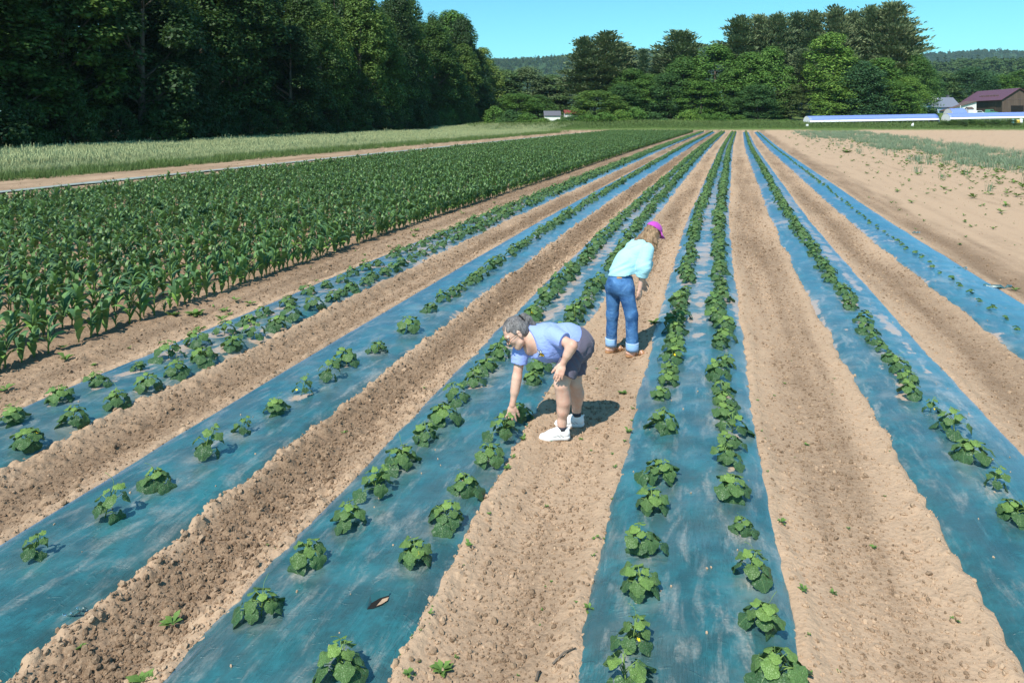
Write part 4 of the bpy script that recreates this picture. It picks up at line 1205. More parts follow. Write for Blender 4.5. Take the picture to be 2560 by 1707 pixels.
M_ROAD = simple('asphalt_road', (0.075, 0.075, 0.078), .9, .2, 1.5)
def tunnel_film(name, col, rough=.3):
    t = NT(name); c = t.coord('Object'); n = t.noise(t.scale(c, (1.2, .4, .4)), 1.5, 4)
    k = t.mix(n, tuple(x * .9 for x in col), tuple(min(1, x * 1.08) for x in col))
    b = t.bsdf(k, rough, t.bump(t.noise(t.scale(c, (6, .6, .6)), 1, 3), .15, .02), .6)
    return t.done(b)
M_TUN = tunnel_film('tunnel_film', (0.17, 0.25, 0.58), .5); M_TUNW = tunnel_film('white_side_curtain', (0.80, 0.82, 0.84), .5)  # cover's blue is reflected sky put into its base colour

def world_at(px, py, Y): return Vector(((px - 1280) * Y / F_PX, Y, CAM_H + (293 - py) * Y / F_PX))

def hoop_tunnel(name, label, A, B, Wd, H, gap, nh, rise=True, blue_to=.48):
    """a long low plastic tunnel from A to B (ends of its near side at ground level)"""
    A = Vector(A); B = Vector(B); d = (B - A); L = d.length; ax = d.normalized(); side = Vector((-ax.y, ax.x, 0)).normalized()
    if side.y < 0: side = -side
    root = empty(name, A)
    def pt(s, a):  # a: 0 near foot .. pi far foot
        return (B - A) * s + side * (Wd / 2 * (1 - math.cos(a))) + Vector((0, 0, H * math.sin(a) ** .85))
    def sheet(a0, a1, na, pname, mat, out=.0):
        vs = []; fs = []; ns = 40
        for i in range(ns + 1):
            for j in range(na + 1):
                a = a0 + (a1 - a0) * j / na; p = pt(i / ns, a); sag = -.02 * abs(math.sin(i * math.pi * nh / ns)) ; vs.append(tuple(p + Vector((0, 0, sag)) - side * out))
        for i in range(ns):
            for j in range(na):
                k = i * (na + 1) + j; fs.append((k, k + na + 1, k + na + 2, k + 1))
        o = MB().add(vs, fs).build(pname, mat, root, True); so = o.modifiers.new('t', 'SOLIDIFY'); so.thickness = .015; return o
    amin = math.asin(min(1, (gap / H) ** (1 / .85)))
    sheet(blue_to * 1.0, math.pi - amin, 16, 'cover', M_TUN)
    sheet(amin, blue_to * 1.0, 4, 'side_curtain', M_TUNW, .012)
    MB().tube([pt(s, amin) - side * .03 for s in np.linspace(0, 1, 12)], .035, 6).build('roll_bar', M_TUNW, root)
    for k in range(nh + 1):
        MB().tube([pt(k / nh, a) + side * .02 for a in np.linspace(0, math.pi, 9)], .022, 5).build('hoop', M_STEEL, root)
    for s in (0, 1):                                     # end walls
        vs = [tuple(pt(s, a)) for a in np.linspace(0, math.pi, 14)]
        o = MB().add(vs, [tuple(range(14))]).build('end_wall', M_TUNW if s == 0 else M_TUN, root); so = o.modifiers.new('t', 'SOLIDIFY'); so.thickness = .02
    return tag(root, label, 'tunnel', 'plastic tunnels past the field')
p0 = world_at(2026, 313, 160); p1 = world_at(2349, 307, 163)
hoop_tunnel('hoop_tunnel', 'long low blue and white plastic tunnel in front of the dark maple', p0, p1, 3.4, 2.0, .62, 24)
p0 = world_at(2377, 305, 166); p1 = world_at(2640, 300, 168)
hoop_tunnel('hoop_tunnel', 'long low blue and white plastic tunnel in front of the barn', p0, p1, 3.4, 1.95, .62, 19)
p0 = world_at(2384, 300, 174); p1 = world_at(2420, 299, 174)
hoop_tunnel('hoop_house', 'taller short blue plastic hoop house behind the tunnel by the barn', p0, p1, 4.5, 2.75, .1, 4, True, .3)

def window(parent, M, x, z, wd, ht, face_y=-.02):
    f = MB()
    for lo, hi in (((x - wd/2 - .09, face_y - .05, z - .08), (x - wd/2, face_y + .05, z + ht + .08)), ((x + wd/2, face_y - .05, z - .08), (x + wd/2 + .09, face_y + .05, z + ht + .08)),
                   ((x - wd/2, face_y - .05, z + ht), (x + wd/2, face_y + .05, z + ht + .08)), ((x - wd/2, face_y - .06, z - .08), (x + wd/2, face_y + .05, z)), ((x - .025, face_y - .04, z), (x + .025, face_y + .05, z + ht)), ((x - wd/2, face_y - .035, z + ht/2 - .02), (x - .026, face_y + .05, z + ht/2 + .02)), ((x + .026, face_y - .035, z + ht/2 - .02), (x + wd/2, face_y + .05, z + ht/2 + .02))):
        f.box(lo, hi, M)
    w_ = f.build('window', M_WHITE, parent)
    MB().box((x - wd/2, face_y - .01, z), (x + wd/2, face_y + .02, z + ht), M).build('pane', M_GLASS, w_)

def gable_house(name, label, C, ang, L, Wd, eave, ridge, wall, roof, over=.35, wins=(), door=None, chimney=None, cat='house', gable_wall=None, extra=None):
    """C: front left corner on the ground; local +x along the front, +y to the back; the ridge runs along x"""
    root = empty(name, C, ang)
    I = Matrix.Identity(4)
    mb = MB(); mb.box((0, 0, -1.0), (L, Wd, eave)); w_ = mb.build('wall', wall, root)
    for x0 in (0, L - .12):
        MB().prism([(x0, 0.001, eave), (x0, Wd - .001, eave), (x0, Wd / 2, ridge - .02)], (.12, 0, 0)).build('gable', gable_wall or wall, root)
    sl = (ridge - eave) / (Wd / 2)
    r_ = MB()
    for s in (0, 1):
        y0 = -over if s == 0 else Wd + over; z0 = eave - sl * over
        r_.prism([(-over, y0, z0), (-over, Wd / 2, ridge), (-over, Wd / 2, ridge + .14), (-over, y0, z0 + .14)], (L + 2 * over, 0, 0))
    rf = r_.build('roof', roof, root)
    if chimney:
        cx, cy, ch = chimney; MB().box((cx - .3, cy - .3, ridge - .8), (cx + .3, cy + .3, ridge + ch)).box((cx - .37, cy - .37, ridge + ch), (cx + .37, cy + .37, ridge + ch + .12)).build('chimney', M_GREYROOF, rf)
    for (x, z, wd, ht) in wins: window(root, I, x, z, wd, ht)
    if door:
        x, wd, ht = door; d_ = MB().box((x - wd/2, -.05, 0), (x + wd/2, .02, ht)).build('door', M_BROWN, root); MB().box((x + wd * .3, -.1, 1.0), (x + wd * .36, -.05, 1.1)).build('handle', M_STEEL, d_)
    tag(root, label, cat, 'buildings past the field')
    return root
# the barn: ridge runs away from the field, gable end towards it
bc = Vector((139.6, 205.0, 4.35)); bang = math.atan2(.98, .196)       # local +x runs along the long side
barn = gable_house('barn', 'dark weathered wooden barn with a maroon metal roof', bc, bang, 26.5, 8.6, 3.75, 6.75, M_BARN, M_MAROON, .5, cat='barn')
barn.scale = (1, -1, 1)                                                # its width lies to the right of the long side
MB().box((-.06, 2.2, 0), (.0, 5.4, 1.9)).build('doorway', M_DARK, barn)
MB().box((-.05, 1.0, 3.62), (-.0, 7.6, 3.80)).build('girt', M_BROWN, barn)
MB().box((-.10, -.10, -.5), (.10, .10, 3.6)).build('corner_post', M_BARN, barn)
MB().box((4, -.06, 0), (8.0, .0, 2.8)).build('side_door', M_BARN, barn)
# dark letters faintly showing on the roof slope
def roof_marks():
    mb = MB(); sl = (6.75 - 3.75) / 4.3; r = random.Random(4)
    n = Vector((0, -sl, 1)).normalized()
    for k in range(26):
        x = 5.5 + k * .5; y = 1.25 + (.25 if k % 2 else 0) + r.uniform(-.1, .1); z = 3.75 + sl * y + .16
        mb.box((x, y, z), (x + .36, y + .30, z + sl * .30 + .012))
    return mb
roof_marks().build('roof_pattern', M_BROWN, barn)
# white lean-to against the barn
lt = empty('lean_to', world_at(2380, 281, 214)); s_ = 214 / F_PX
MB().prism([(0, 0, -1.5), (61 * s_, 0, -1.5), (61 * s_, 0, 27 * s_), (0, 0, 10 * s_)], (0, 5, 0)).build('wall', M_WHITE, lt)
MB().prism([(-22 * s_, -.4, 10 * s_ - 7.5 * s_), (62 * s_, -.4, 27 * s_), (62 * s_, -.4, 27 * s_ + .18), (-22 * s_, -.4, 10 * s_ - 7.5 * s_ + .18)], (0, 6, 0)).build('roof', M_BROWN, lt)
MB().tube([(18 * s_, -.6, -1.5), (18 * s_, -.6, 17 * s_)], .09, 8).build('flue_pipe', M_WHITE, lt)
tag(lt, 'white lean-to with a sloping brown roof against the barn', 'shed', 'buildings past the field')
hs = gable_house('farmhouse', 'pale blue farmhouse with a blue-grey shingle roof left of the barn', world_at(2330, 286, 216) , 0.06, 8.6, 7.0, 2.35, 5.0, M_BLUE, M_SLATE, .4, [(1.0, .75, 1.3, .95), (7.2, .8, .9, .9)], (5.4, .95, 2.0), (8.0, 4.5, .75))
MB().prism([(1.2, 1.2, 4.0), (3.0, 1.2, 4.0), (2.1, 1.2, 5.3)], (0, 2.4, 0)).build('dormer', M_WHITE, hs)
gable_house('shed', 'white shed with a grey roof among the trees left of the pines', world_at(1362, 308, 196), 0.0, 4.2, 4.4, 2.05, 3.2, M_WHITE, M_GREYROOF, .25, cat='shed')
gable_house('shed', 'small white building with a red roof beside the rounded bright tree', world_at(1414, 308, 200), 0.05, 4.2, 4.0, 2.7, 3.5, M_WHITE, M_RED, .3, [(1.4, .8, .7, .8)], (3.0, .8, 1.9), cat='shed')
gable_house('white_house', 'white house mostly hidden behind trees right of the small spruce', world_at(1632, 303, 212), 0.0, 6.0, 5.0, 2.6, 4.2, M_WHITE, M_GREYROOF, .3, [(1.2, .6, .8, 1.1), (4.5, .6, .8, 1.1)], (2.8, .9, 2.0))
gable_house('blue_house', 'dark blue house glimpsed behind the bare pine trunks', world_at(1992, 302, 216), 0.0, 9.0, 6.0, 3.6, 6.0, M_DARKBLUE, M_GREYROOF, .3, [(1.5, .9, .9, 1.2), (6.5, .9, .9, 1.2)])
sh = gable_house('shed', 'tiny white shed with a brown roof behind the tunnel by the barn', world_at(2421, 287, 176), 0.0, 1.25, 1.3, 1.35, 1.75, M_WHITE, M_BROWN, .08, cat='shed')
# road on the bank
rd = MB(); xs = np.linspace(-40, 190, 60)
vs = [(x, y, float(land_z(x, y)) + .10) for x in xs for y in (186, 192)]
rd.add(vs, [(2 * i, 2 * i + 2, 2 * i + 3, 2 * i + 1) for i in range(59)]).build('road', M_ROAD).__setitem__('kind', 'structure')

# ------------------------------------------------------------------ things standing about the yard
def barrel(px, py, Y, col, label, h=.9, r=.3):
    P = world_at(px, py, Y); P.z = float(land_z(P.x, P.y)); t = empty('barrel', P)
    prof = [(0, r * .96), (.12, r), (h * .33, r), (h * .35, r * 1.05), (h * .37, r), (h * .63, r), (h * .65, r * 1.05), (h * .67, r), (h * .94, r), (h, r * .95)]
    MB().tube([(0, 0, z) for z, _ in prof], [q for _, q in prof], 14).build('drum', col, t, True); MB().tube([(0, 0, h), (0, 0, h + .03)], [r * .8, r * .78], 14).build('lid', M_WHITE, t)
    return tag(t, label, 'barrel', 'barrels by the tunnel')
M_YEL = simple('yellow_plastic', (0.65, 0.45, 0.06), .5); M_TEAL = simple('turquoise_plastic', (0.20, 0.50, 0.55), .5)
barrel(2532, 306, 161, M_TEAL, 'turquoise barrel by the tunnel in front of the barn', 1.1)
barrel(2545, 307, 161, M_YEL, 'yellow barrel by the tunnel in front of the barn', 1.0, .35)
barrel(2553, 305, 161, M_WHITE, 'white barrel by the tunnel in front of the barn', 1.2)
P = world_at(2281, 314, 156); P.z = float(land_z(P.x, P.y)); t = empty('feed_sack', P)
MB().tube([(0, 0, 0), (.02, 0, .25), (.05, 0, .55), (.16, 0, .72)], [.26, .30, .24, .12], 9).build('bag', M_WHITE, t, True); MB().tube([(.16, 0, .72), (.24, 0, .82)], [.08, .12], 8).build('neck', M_WHITE, t)
tag(t, 'white slumped sack on the grass in front of the long tunnel', 'sack')
P = world_at(2018, 314, 156); P.z = float(land_z(P.x, P.y)); t = empty('marker_box', P)
MB().box((-.22, -.15, .15), (.22, .15, .6)).build('box', M_WHITE, t); MB().box((-.05, -.05, 0), (.05, .05, .15)).build('leg', M_STEEL, t); tag(t, 'small white box at the left end of the long tunnel', 'box')
def car(px, py, Y, label, body, L=4.4, pick=False):
    P = world_at(px, py, Y); P.z = float(land_z(P.x, P.y)) ; t = empty('parked_car', P, .1)
    prof = [(0, .45), (0, .85), (.9, .98), (1.4, 1.5), (2.6, 1.52), (3.3, 1.0), (4.3, .9), (4.4, .45)] if not pick else [(0, .5), (0, 1.0), (1.9, 1.02), (2.0, 1.75), (3.0, 1.75), (3.4, 1.1), (4.6, 1.0), (4.7, .5)]
    MB().prism([(x, 0, z) for x, z in prof], (0, 1.7, 0)).build('body', body, t)
    wp = [(1.15, 1.02), (1.5, 1.42), (2.5, 1.44), (3.05, 1.02)] if not pick else [(2.1, 1.15), (2.1, 1.65), (2.95, 1.65), (3.25, 1.15)]
    MB().prism([(x, -.012, z) for x, z in wp], (0, .02, 0)).build('window', M_GLASS, t)
    for x in (.85, 3.55):
        for y in (-.02, 1.52):
            wl_ = MB().tube([(x, y, .34), (x, y + .2, .34)], .34, 14).build('wheel', M_DARK, t); MB().tube([(x, y - .01, .34), (x, y + .21, .34)], .18, 10).build('rim', M_STEEL, wl_)
    for y in (.25, 1.45): MB().box((-.03, y - .12, .62), (.02, y + .12, .76)).build('headlight', M_WHITE, t)
    return tag(t, label, 'car', 'vehicles by the barn')
M_GRN = simple('green_car_paint', (0.10, 0.28, 0.16), .3, .05, 2, 0, .5)
car(2432, 283, 199, 'white car parked in front of the barn', M_WHITE)
car(2458, 282, 200, 'green pickup parked beside the white car at the barn', M_GRN, pick=True)
# torn film and a stick near the beds
def torn(px, py, label, size, seed):
    X, Y = unproject(px, py); r = random.Random(seed); u = X - float(row_x(Y)); z = max(float(soil_z(np.array([u]), np.array([Y]))[0]), 0) + .02
    vs = []; fs = []; n = 9
    for i in range(n):
        a = i / (n - 1); cx = (a - .5) * size * 2.2; w_ = size * .28 * math.sin(math.pi * (a * .9 + .05)) ; zz = size * .5 * abs(math.sin(a * 7 + seed)) * r.uniform(.4, 1)
        vs += [(cx, -w_, zz * .4), (cx + r.gauss(0, .01), 0, zz + .01), (cx, w_, zz * .3)]
    for i in range(n - 1):
        k = i * 3; fs += [(k, k + 3, k + 4, k + 1), (k + 1, k + 4, k + 5, k + 2)]
    me = MB().add(vs, fs).mesh('torn_film', M_FILM, True); set_attr(me, 'fuv', np.array(vs) + seed, 'FLOAT_VECTOR')
    o = link('torn_film', me); o.location = (X, Y, z); o.rotation_euler = (0, 0, r.uniform(-.4, .4)); so = o.modifiers.new('t', 'SOLIDIFY'); so.thickness = .003
    tag(o, label, 'plastic scrap', 'scraps of torn film')
torn(2492, 722, 'crumpled torn film lying on the soil right of the seedling bed', .19, 1)
torn(2402, 676, 'small curl of torn film at the edge of the seedling bed', .11, 2)
torn(2290, 585, 'tiny far scrap of film beside the seedling bed', .10, 3)
torn(180, 1546, 'upper of two small teal scraps on the lumpy soil, lower left', .04, 5)
torn(205, 1532, 'lower of two small teal scraps on the lumpy soil, lower left', .035, 6)
def stick(p, q, label, rad=.006):
    a = Vector((*unproject(*p), 0)); b = Vector((*unproject(*q), 0))
    for v in (a, b): v.z = float(soil_z(np.array([v.x - float(row_x(v.y))]), np.array([v.y]))[0]) + .012
    m = (a + b) / 2 + Vector((0, .01, .012))
    o = MB().tube([a, m, b], [rad, rad * .9, rad * .5], 6).build('dry_stick', M_BARK, None, True); tag(o, label, 'stick')
stick((1382, 1656), (1440, 1630), 'dry stick lying against the left edge of the dense bed')
stick((1340, 1690), (1352, 1668), 'short dark twig on the path below the dry stick', .008)
# a torn hole in the film, near the front
def hole():
    X, Y = unproject(948, 1508, .06); u = X - float(row_x(Y)); z = float(film_z('C', np.array([u]), np.array([Y]))[0])
    t = empty('film_tear', (X, Y, z + .004), .55)
    out = [(-.085, -.02), (-.04, .02), (.02, .035), (.075, .03), (.05, -.01), (.0, -.03), (-.05, -.032)]
    MB().add([(x, y, .0) for x, y in out], [tuple(range(7))]).build('hole', M_DARK, t)
    MB().add([(x * .75 + .01, y * .6 - .008, .004) for x, y in out[2:]], [tuple(range(5))]).build('bare_soil', M_CLOD, t)
    MB().add([(out[k][0], out[k][1], .0) for k in (0, 1, 2, 3)] + [(-.09, -.005, .02), (-.04, .04, .035), (.025, .055, .035), (.085, .04, .015)], [(0, 1, 5, 4), (1, 2, 6, 5), (2, 3, 7, 6)]).build('flap', M_FILM, t)
    tag(t, 'torn hole showing bare soil in the film at the front', 'tear')
hole()
# ------------------------------------------------------------------ people: smooth bodies grown from blended limbs
V3 = lambda *a: np.array(a, float)
def cone(a, b, ra, rb, flat=None, f=1.0, k=.02):
    return dict(t='c', a=np.array(a, float), b=np.array(b, float), ra=ra, rb=rb, flat=None if flat is None else np.array(flat, float) / np.linalg.norm(flat), f=f, k=k)
def chain(pts, rads, **kw): return [cone(pts[i], pts[i+1], rads[i], rads[i+1], **kw) for i in range(len(pts) - 1)]
def ell(c, rad, R=None, k=.02): return dict(t='e', c=np.array(c, float), r=np.array(rad, float), R=np.eye(3) if R is None else np.array(R, float), k=k)
def frame(fwd, up):
    x = np.array(fwd, float); x /= np.linalg.norm(x); z = np.array(up, float); z = z - x * z.dot(x); z /= np.linalg.norm(z); y = np.cross(z, x)
    return np.stack([x, y, z], 1)                     # columns: forward, left, up
def _bb(p):
    if p['t'] == 'c': m = max(p['ra'], p['rb']) * max(1, p['f']); return np.minimum(p['a'], p['b']) - m, np.maximum(p['a'], p['b']) + m
    m = p['r'].max(); return p['c'] - m, p['c'] + m
def _dist(p, P):
    if p['t'] == 'c':
        ba = p['b'] - p['a']; pa = P - p['a']; L = max(ba.dot(ba), 1e-9)
        t = np.clip(pa @ ba / L, 0, 1); q = pa - t[..., None] * ba
        if p['flat'] is not None: q = q + (q @ p['flat'])[..., None] * p['flat'] * (1 / p['f'] - 1)
        return np.sqrt((q * q).sum(-1)) - (p['ra'] + (p['rb'] - p['ra']) * t)
    q = (P - p['c']) @ p['R']; k0 = np.sqrt(((q / p['r']) ** 2).sum(-1)); k1 = np.sqrt(((q / p['r'] ** 2) ** 2).sum(-1)) + 1e-9
    return k0 * (k0 - 1) / k1
def smin(a, b, k):
    if k <= 0: return np.minimum(a, b)
    h = np.clip(.5 + .5 * (b - a) / k, 0, 1); return b + (a - b) * h - k * h * (1 - h)
def sdf_mesh(name, groups, res, mat, disp=None, inflate=0.0):
    """groups: list of (prims, cuts); cuts are (point, normal) half-spaces removed from that group"""
    prims = [p for g, _ in groups for p in g]
    lo = np.min([_bb(p)[0] for p in prims], 0) - .03; hi = np.max([_bb(p)[1] for p in prims], 0) + .03
    n = np.ceil((hi - lo) / res).astype(int) + 1
    D = np.full(n, .2, np.float32)
    ax = [lo[i] + np.arange(n[i]) * res for i in range(3)]
    for g, cuts in groups:
        G = np.full(n, .2, np.float32)
        for p in g:
            a, b = _bb(p); m = .04 + p['k']
            i0 = np.clip(np.floor((a - m - lo) / res).astype(int), 0, n); i1 = np.clip(np.ceil((b + m - lo) / res).astype(int) + 1, 0, n)
            sl = tuple(slice(i0[i], i1[i]) for i in range(3))
            P = np.stack(np.meshgrid(*[ax[i][sl[i]] for i in range(3)], indexing='ij'), -1)
            G[sl] = smin(G[sl], _dist(p, P) - inflate, p['k'])
        for c, nn in cuts:
            nn = np.array(nn, float) / np.linalg.norm(nn); c = np.array(c, float)
            pl = ((ax[0] - c[0]) * nn[0])[:, None, None] + ((ax[1] - c[1]) * nn[1])[None, :, None] + ((ax[2] - c[2]) * nn[2])[None, None, :]
            G = np.maximum(G, pl.astype(np.float32))
        D = smin(D, G, .012) if len(groups) > 1 else G
    if disp is not None:
        m = np.abs(D) < .035; I = np.argwhere(m); D[m] += disp(lo + I * res).astype(np.float32)
    # naive surface nets
    S = D < 0; c = S[:-1, :-1, :-1].astype(np.int8)
    tot = np.zeros(c.shape, np.int8)
    for dx in (0, 1):
        for dy in (0, 1):
            for dz in (0, 1): tot += S[dx:n[0]-1+dx, dy:n[1]-1+dy, dz:n[2]-1+dz]
    act = (tot > 0) & (tot < 8); ids = np.full(act.shape, -1, np.int64); I = np.argwhere(act); ids[act] = np.arange(len(I))
    acc = np.zeros((len(I), 3)); cnt = np.zeros(len(I))
    corner = lambda o: D[I[:, 0] + o[0], I[:, 1] + o[1], I[:, 2] + o[2]].astype(float)
    for axis in range(3):
        for u in (0, 1):
            for v in (0, 1):
                o = [0, 0, 0]; o[(axis + 1) % 3] = u; o[(axis + 2) % 3] = v; o2 = list(o); o2[axis] = 1
                d0, d1 = corner(o), corner(o2); m = (d0 < 0) != (d1 < 0); t = d0[m] / (d0[m] - d1[m]); pos = I[m] + np.array(o, float); pos[:, axis] += t
                acc[m] += pos; cnt[m] += 1
    verts = lo + (acc / cnt[:, None]) * res
    Q = []
    for axis in range(3):
        a1, a2 = (axis + 1) % 3, (axis + 2) % 3
        s0 = [slice(None)] * 3; s1 = [slice(None)] * 3; s0[axis] = slice(0, n[axis] - 1); s1[axis] = slice(1, n[axis])
        A, B = S[tuple(s0)], S[tuple(s1)]; E = np.argwhere(A != B)
        E = E[(E[:, a1] > 0) & (E[:, a2] > 0) & (E[:, a1] < n[a1] - 1) & (E[:, a2] < n[a2] - 1)]
        f = []
        for (u, v) in ((0, 0), (1, 0), (1, 1), (0, 1)):
            J = E.copy(); J[:, a1] -= u; J[:, a2] -= v; f.append(ids[J[:, 0], J[:, 1], J[:, 2]])
        q = np.stack(f, -1); inside = A[tuple(E.T)]; q[~inside] = q[~inside][:, ::-1]; Q.append(q)
    Q = np.concatenate(Q); Q = Q[(Q >= 0).all(1)]
    return np_mesh(name, verts, Q, True, [mat])

def skin_mat(name, base, pink):
    t = NT(name); c = t.coord('Object'); n = t.noise(c, 9, 5, .6); f = t.noise(c, 70, 4, .6)
    col = t.mix(t.ramp(n, .35, .7), base, pink)
    return t.done(t.bsdf(col, .5, t.bump(f, .12, .004), .35, Subsurface_Weight=.06, Subsurface_Radius=(.012, .005, .003), Subsurface_Scale=1.0))
M_SKIN = skin_mat('fair_sunned_skin', (0.66, 0.43, 0.33), (0.62, 0.33, 0.24))
def cloth(name, col, var=.15, wr=.5, sc=14, weave=0.0):
    t = NT(name); c = t.coord('Object'); n = t.noise(c, 4, 4, .6); wv = t.noise(t.scale(c, (1, 1, 2.2)), sc, 3, .55, 1.2); fz = t.noise(c, 160, 2)
    k = t.mix(n, tuple(x * (1 - var) for x in col), tuple(min(1, x * (1 + var)) for x in col))
    return t.done(t.bsdf(k, .85, t.bump(t.math('ADD', wv, t.math('MULTIPLY', fz, .12)), wr, .018), .15, Sheen_Weight=.15))
M_TEE = cloth('periwinkle_jersey', (0.28, 0.38, 0.78), .08); M_SHORTS = cloth('slate_shorts_cloth', (0.115, 0.105, 0.145), .12, .5, 10)
M_AQUA = cloth('aqua_cotton', (0.37, 0.66, 0.74), .05, .55, 9); M_SHOE = simple('white_sneaker', (0.80, 0.80, 0.79), .55, .05, 20, .15)
M_SOLE = simple('grey_rubber_sole', (0.45, 0.44, 0.42), .8, .1, 20); M_SOCK = simple('navy_sock', (0.04, 0.045, 0.06), .9)
def denim():
    t = NT('blue_denim'); c = t.coord('Object'); n = t.noise(c, 5, 5, .65); w_ = t.noise(t.scale(c, (1, 1, 1.7)), 9, 3, .5, 1.2); f = t.noise(t.scale(c, (60, 60, 300)), 1, 2)
    col = t.mix(t.ramp(n, .3, .72), (0.026, 0.082, 0.22), (0.078, 0.20, 0.41)); col = t.mix(t.ramp(w_, .5, .8, 0, .5), col, (0.17, 0.33, 0.55))
    return t.done(t.bsdf(col, .85, t.bump(t.math('ADD', w_, t.math('MULTIPLY', f, .15)), .55, .02), .15))
M_DENIM = denim(); M_CUFF = cloth('pale_denim_inside', (0.24, 0.40, 0.62), .1, .3)
def hairmat(name, a, b, sc=(90, 90, 14)):
    t = NT(name); c = t.coord('Object'); n = t.noise(t.scale(c, sc), 1, 4, .6, .4); m = t.noise(c, 7, 3)
    col = t.mix(t.ramp(t.math('MULTIPLY_ADD', n, .7, t.math('MULTIPLY', m, .35)), .3, .75), a, b)
    return t.done(t.bsdf(col, .45, t.bump(n, .9, .012), .4))
M_GREYHAIR = hairmat('grey_hair', (0.022, 0.019, 0.019), (0.27, 0.25, 0.245)); M_BROWNHAIR = hairmat('light_brown_hair', (0.10, 0.055, 0.030), (0.42, 0.27, 0.15))
M_MAGENTA = cloth('magenta_cap_cloth', (0.44, 0.065, 0.40), .08, .2); M_LEATHER = simple('tan_leather', (0.36, 0.19, 0.09), .6, .2, 20)
M_BLACK = simple('black_thread', (0.012, 0.012, 0.013), .6); M_YELLOW = simple('yellow_thread', (0.80, 0.50, 0.03), .7)
M_LIP = simple('lips', (0.42, 0.16, 0.13), .5); M_EYEW = simple('eye_white', (0.75, 0.73, 0.70), .3); M_IRIS = simple('iris', (0.06, 0.07, 0.09), .2)
M_LENS = None
def lens():
    t = NT('spectacle_lens'); g = t.n('ShaderNodeBsdfGlossy'); g.inputs['Roughness'].default_value = .05; tr = t.n('ShaderNodeBsdfTransparent')
    m = t.n('ShaderNodeMixShader'); m.inputs[0].default_value = .10; t.t.links.new(tr.outputs[0], m.inputs[1]); t.t.links.new(g.outputs[0], m.inputs[2]); return t.done(m.outputs[0])
M_LENS = lens()

def hand(wrist, d, n, side, size=1.0, curl=.35, spread=.12, thumb_out=.7):
    """wrist point, d: towards the fingers, n: the way the back of the hand faces, side: the thumb's side"""
    d = np.array(d, float); d /= np.linalg.norm(d); n = np.array(n, float); n = n - d * n.dot(d); n /= np.linalg.norm(n)
    s = np.cross(d, n); s = s if s.dot(side) > 0 else -s
    S = size; P = []; w = np.array(wrist, float)
    P.append(cone(w, w + d * .045 * S, .026 * S, .033 * S, n, .55, .015)); P.append(cone(w + d * .04 * S + s * .012 * S, w + d * .085 * S + s * .016 * S, .026 * S, .024 * S, n, .52, .012)); P.append(cone(w + d * .04 * S - s * .012 * S, w + d * .08 * S - s * .018 * S, .026 * S, .022 * S, n, .52, .012))
    for i, (o, L, r) in enumerate(((.030, .070, .0088), (.011, .080, .0092), (-.009, .074, .0088), (-.028, .058, .0078))):
        base = w + d * (.086 - abs(o - .008) * .25) * S + s * o * S
        a = (o - .002) * spread / .02; fd = d + s * a; fd /= np.linalg.norm(fd)
        c = curl * (1 + .15 * i); p0 = base; pts = [p0]; cur = fd; 
        for seg, fr in enumerate((.45, .31, .24)):
            ang = c * (.5, 1.0, .8)[seg]; cur = cur * math.cos(ang) - n * math.sin(ang); cur /= np.linalg.norm(cur); pts.append(pts[-1] + cur * L * fr * S)
        P += chain(pts, [r * S * 1.08, r * S, r * S * .95, r * S * .78], k=.004)
    t0 = w + d * .022 * S + s * .026 * S; td = d * .75 + s * thumb_out - n * .2; td /= np.linalg.norm(td); t1 = t0 + td * .042 * S; td2 = td + d * .35 - n * .1; td2 /= np.linalg.norm(td2)
    P += chain([t0, t1, t1 + td2 * .030 * S, t1 + td2 * .052 * S], [.0145 * S, .0115 * S, .0100 * S, .0082 * S], k=.008)
    return P

def head(c, F, s=1.0):
    """c centre, F frame (columns forward, left, up)"""
    L = lambda x, y, z: np.array(c) + F @ (np.array((x, y, z)) * s)
    P = [ell(L(-.012, 0, .03), (.100 * s, .076 * s, .098 * s), F), ell(L(.028, 0, -.03), (.064 * s, .062 * s, .082 * s), F, .03), cone(L(.030, 0, -.085), L(.055, 0, -.098), .034 * s, .026 * s, k=.03),
         cone(L(.02, .045, -.075), L(.06, .012, -.1), .020 * s, .018 * s, k=.03), cone(L(.02, -.045, -.075), L(.06, -.012, -.1), .020 * s, .018 * s, k=.03),
         cone(L(.084, 0, .012), L(.106, 0, -.026), .0085 * s, .0125 * s, k=.012), ell(L(.094, .012, -.03), (.010 * s, .009 * s, .008 * s), F, .008), ell(L(.094, -.012, -.03), (.010 * s, .009 * s, .008 * s), F, .008),
         cone(L(.078, .05, .028), L(.088, .012, .03), .010 * s, .010 * s, k=.014), cone(L(.078, -.05, .028), L(.088, -.012, .03), .010 * s, .010 * s, k=.014),
         ell(L(.062, .038, -.022), (.022 * s, .020 * s, .020 * s), F, .025), ell(L(.062, -.038, -.022), (.022 * s, .020 * s, .020 * s), F, .025),
         cone(L(.084, .02, -.064), L(.084, -.02, -.064), .008 * s, .008 * s, k=.012)]
    for sg in (1, -1):
        P.append(ell(L(-.012, sg * .079, -.008), (.018 * s, .007 * s, .031 * s), F, .008)); P.append(ell(L(-.008, sg * .076, -.034), (.009 * s, .006 * s, .011 * s), F, .006))
    return P, L
def sphere(name, c, r, mat, parent, F=None, sq=(1, 1, 1)):
    bm = bmesh.new(); bmesh.ops.create_uvsphere(bm, u_segments=12, v_segments=8, radius=1)
    R = np.eye(3) if F is None else F
    for v in bm.verts: v.co = Vector(np.array(c) + R @ (np.array(v.co) * r * np.array(sq)))
    me = bpy.data.meshes.new(name); bm.to_mesh(me); bm.free(); me.materials.append(mat); me.polygons.foreach_set('use_smooth', [True] * len(me.polygons)); return link(name, me, parent)
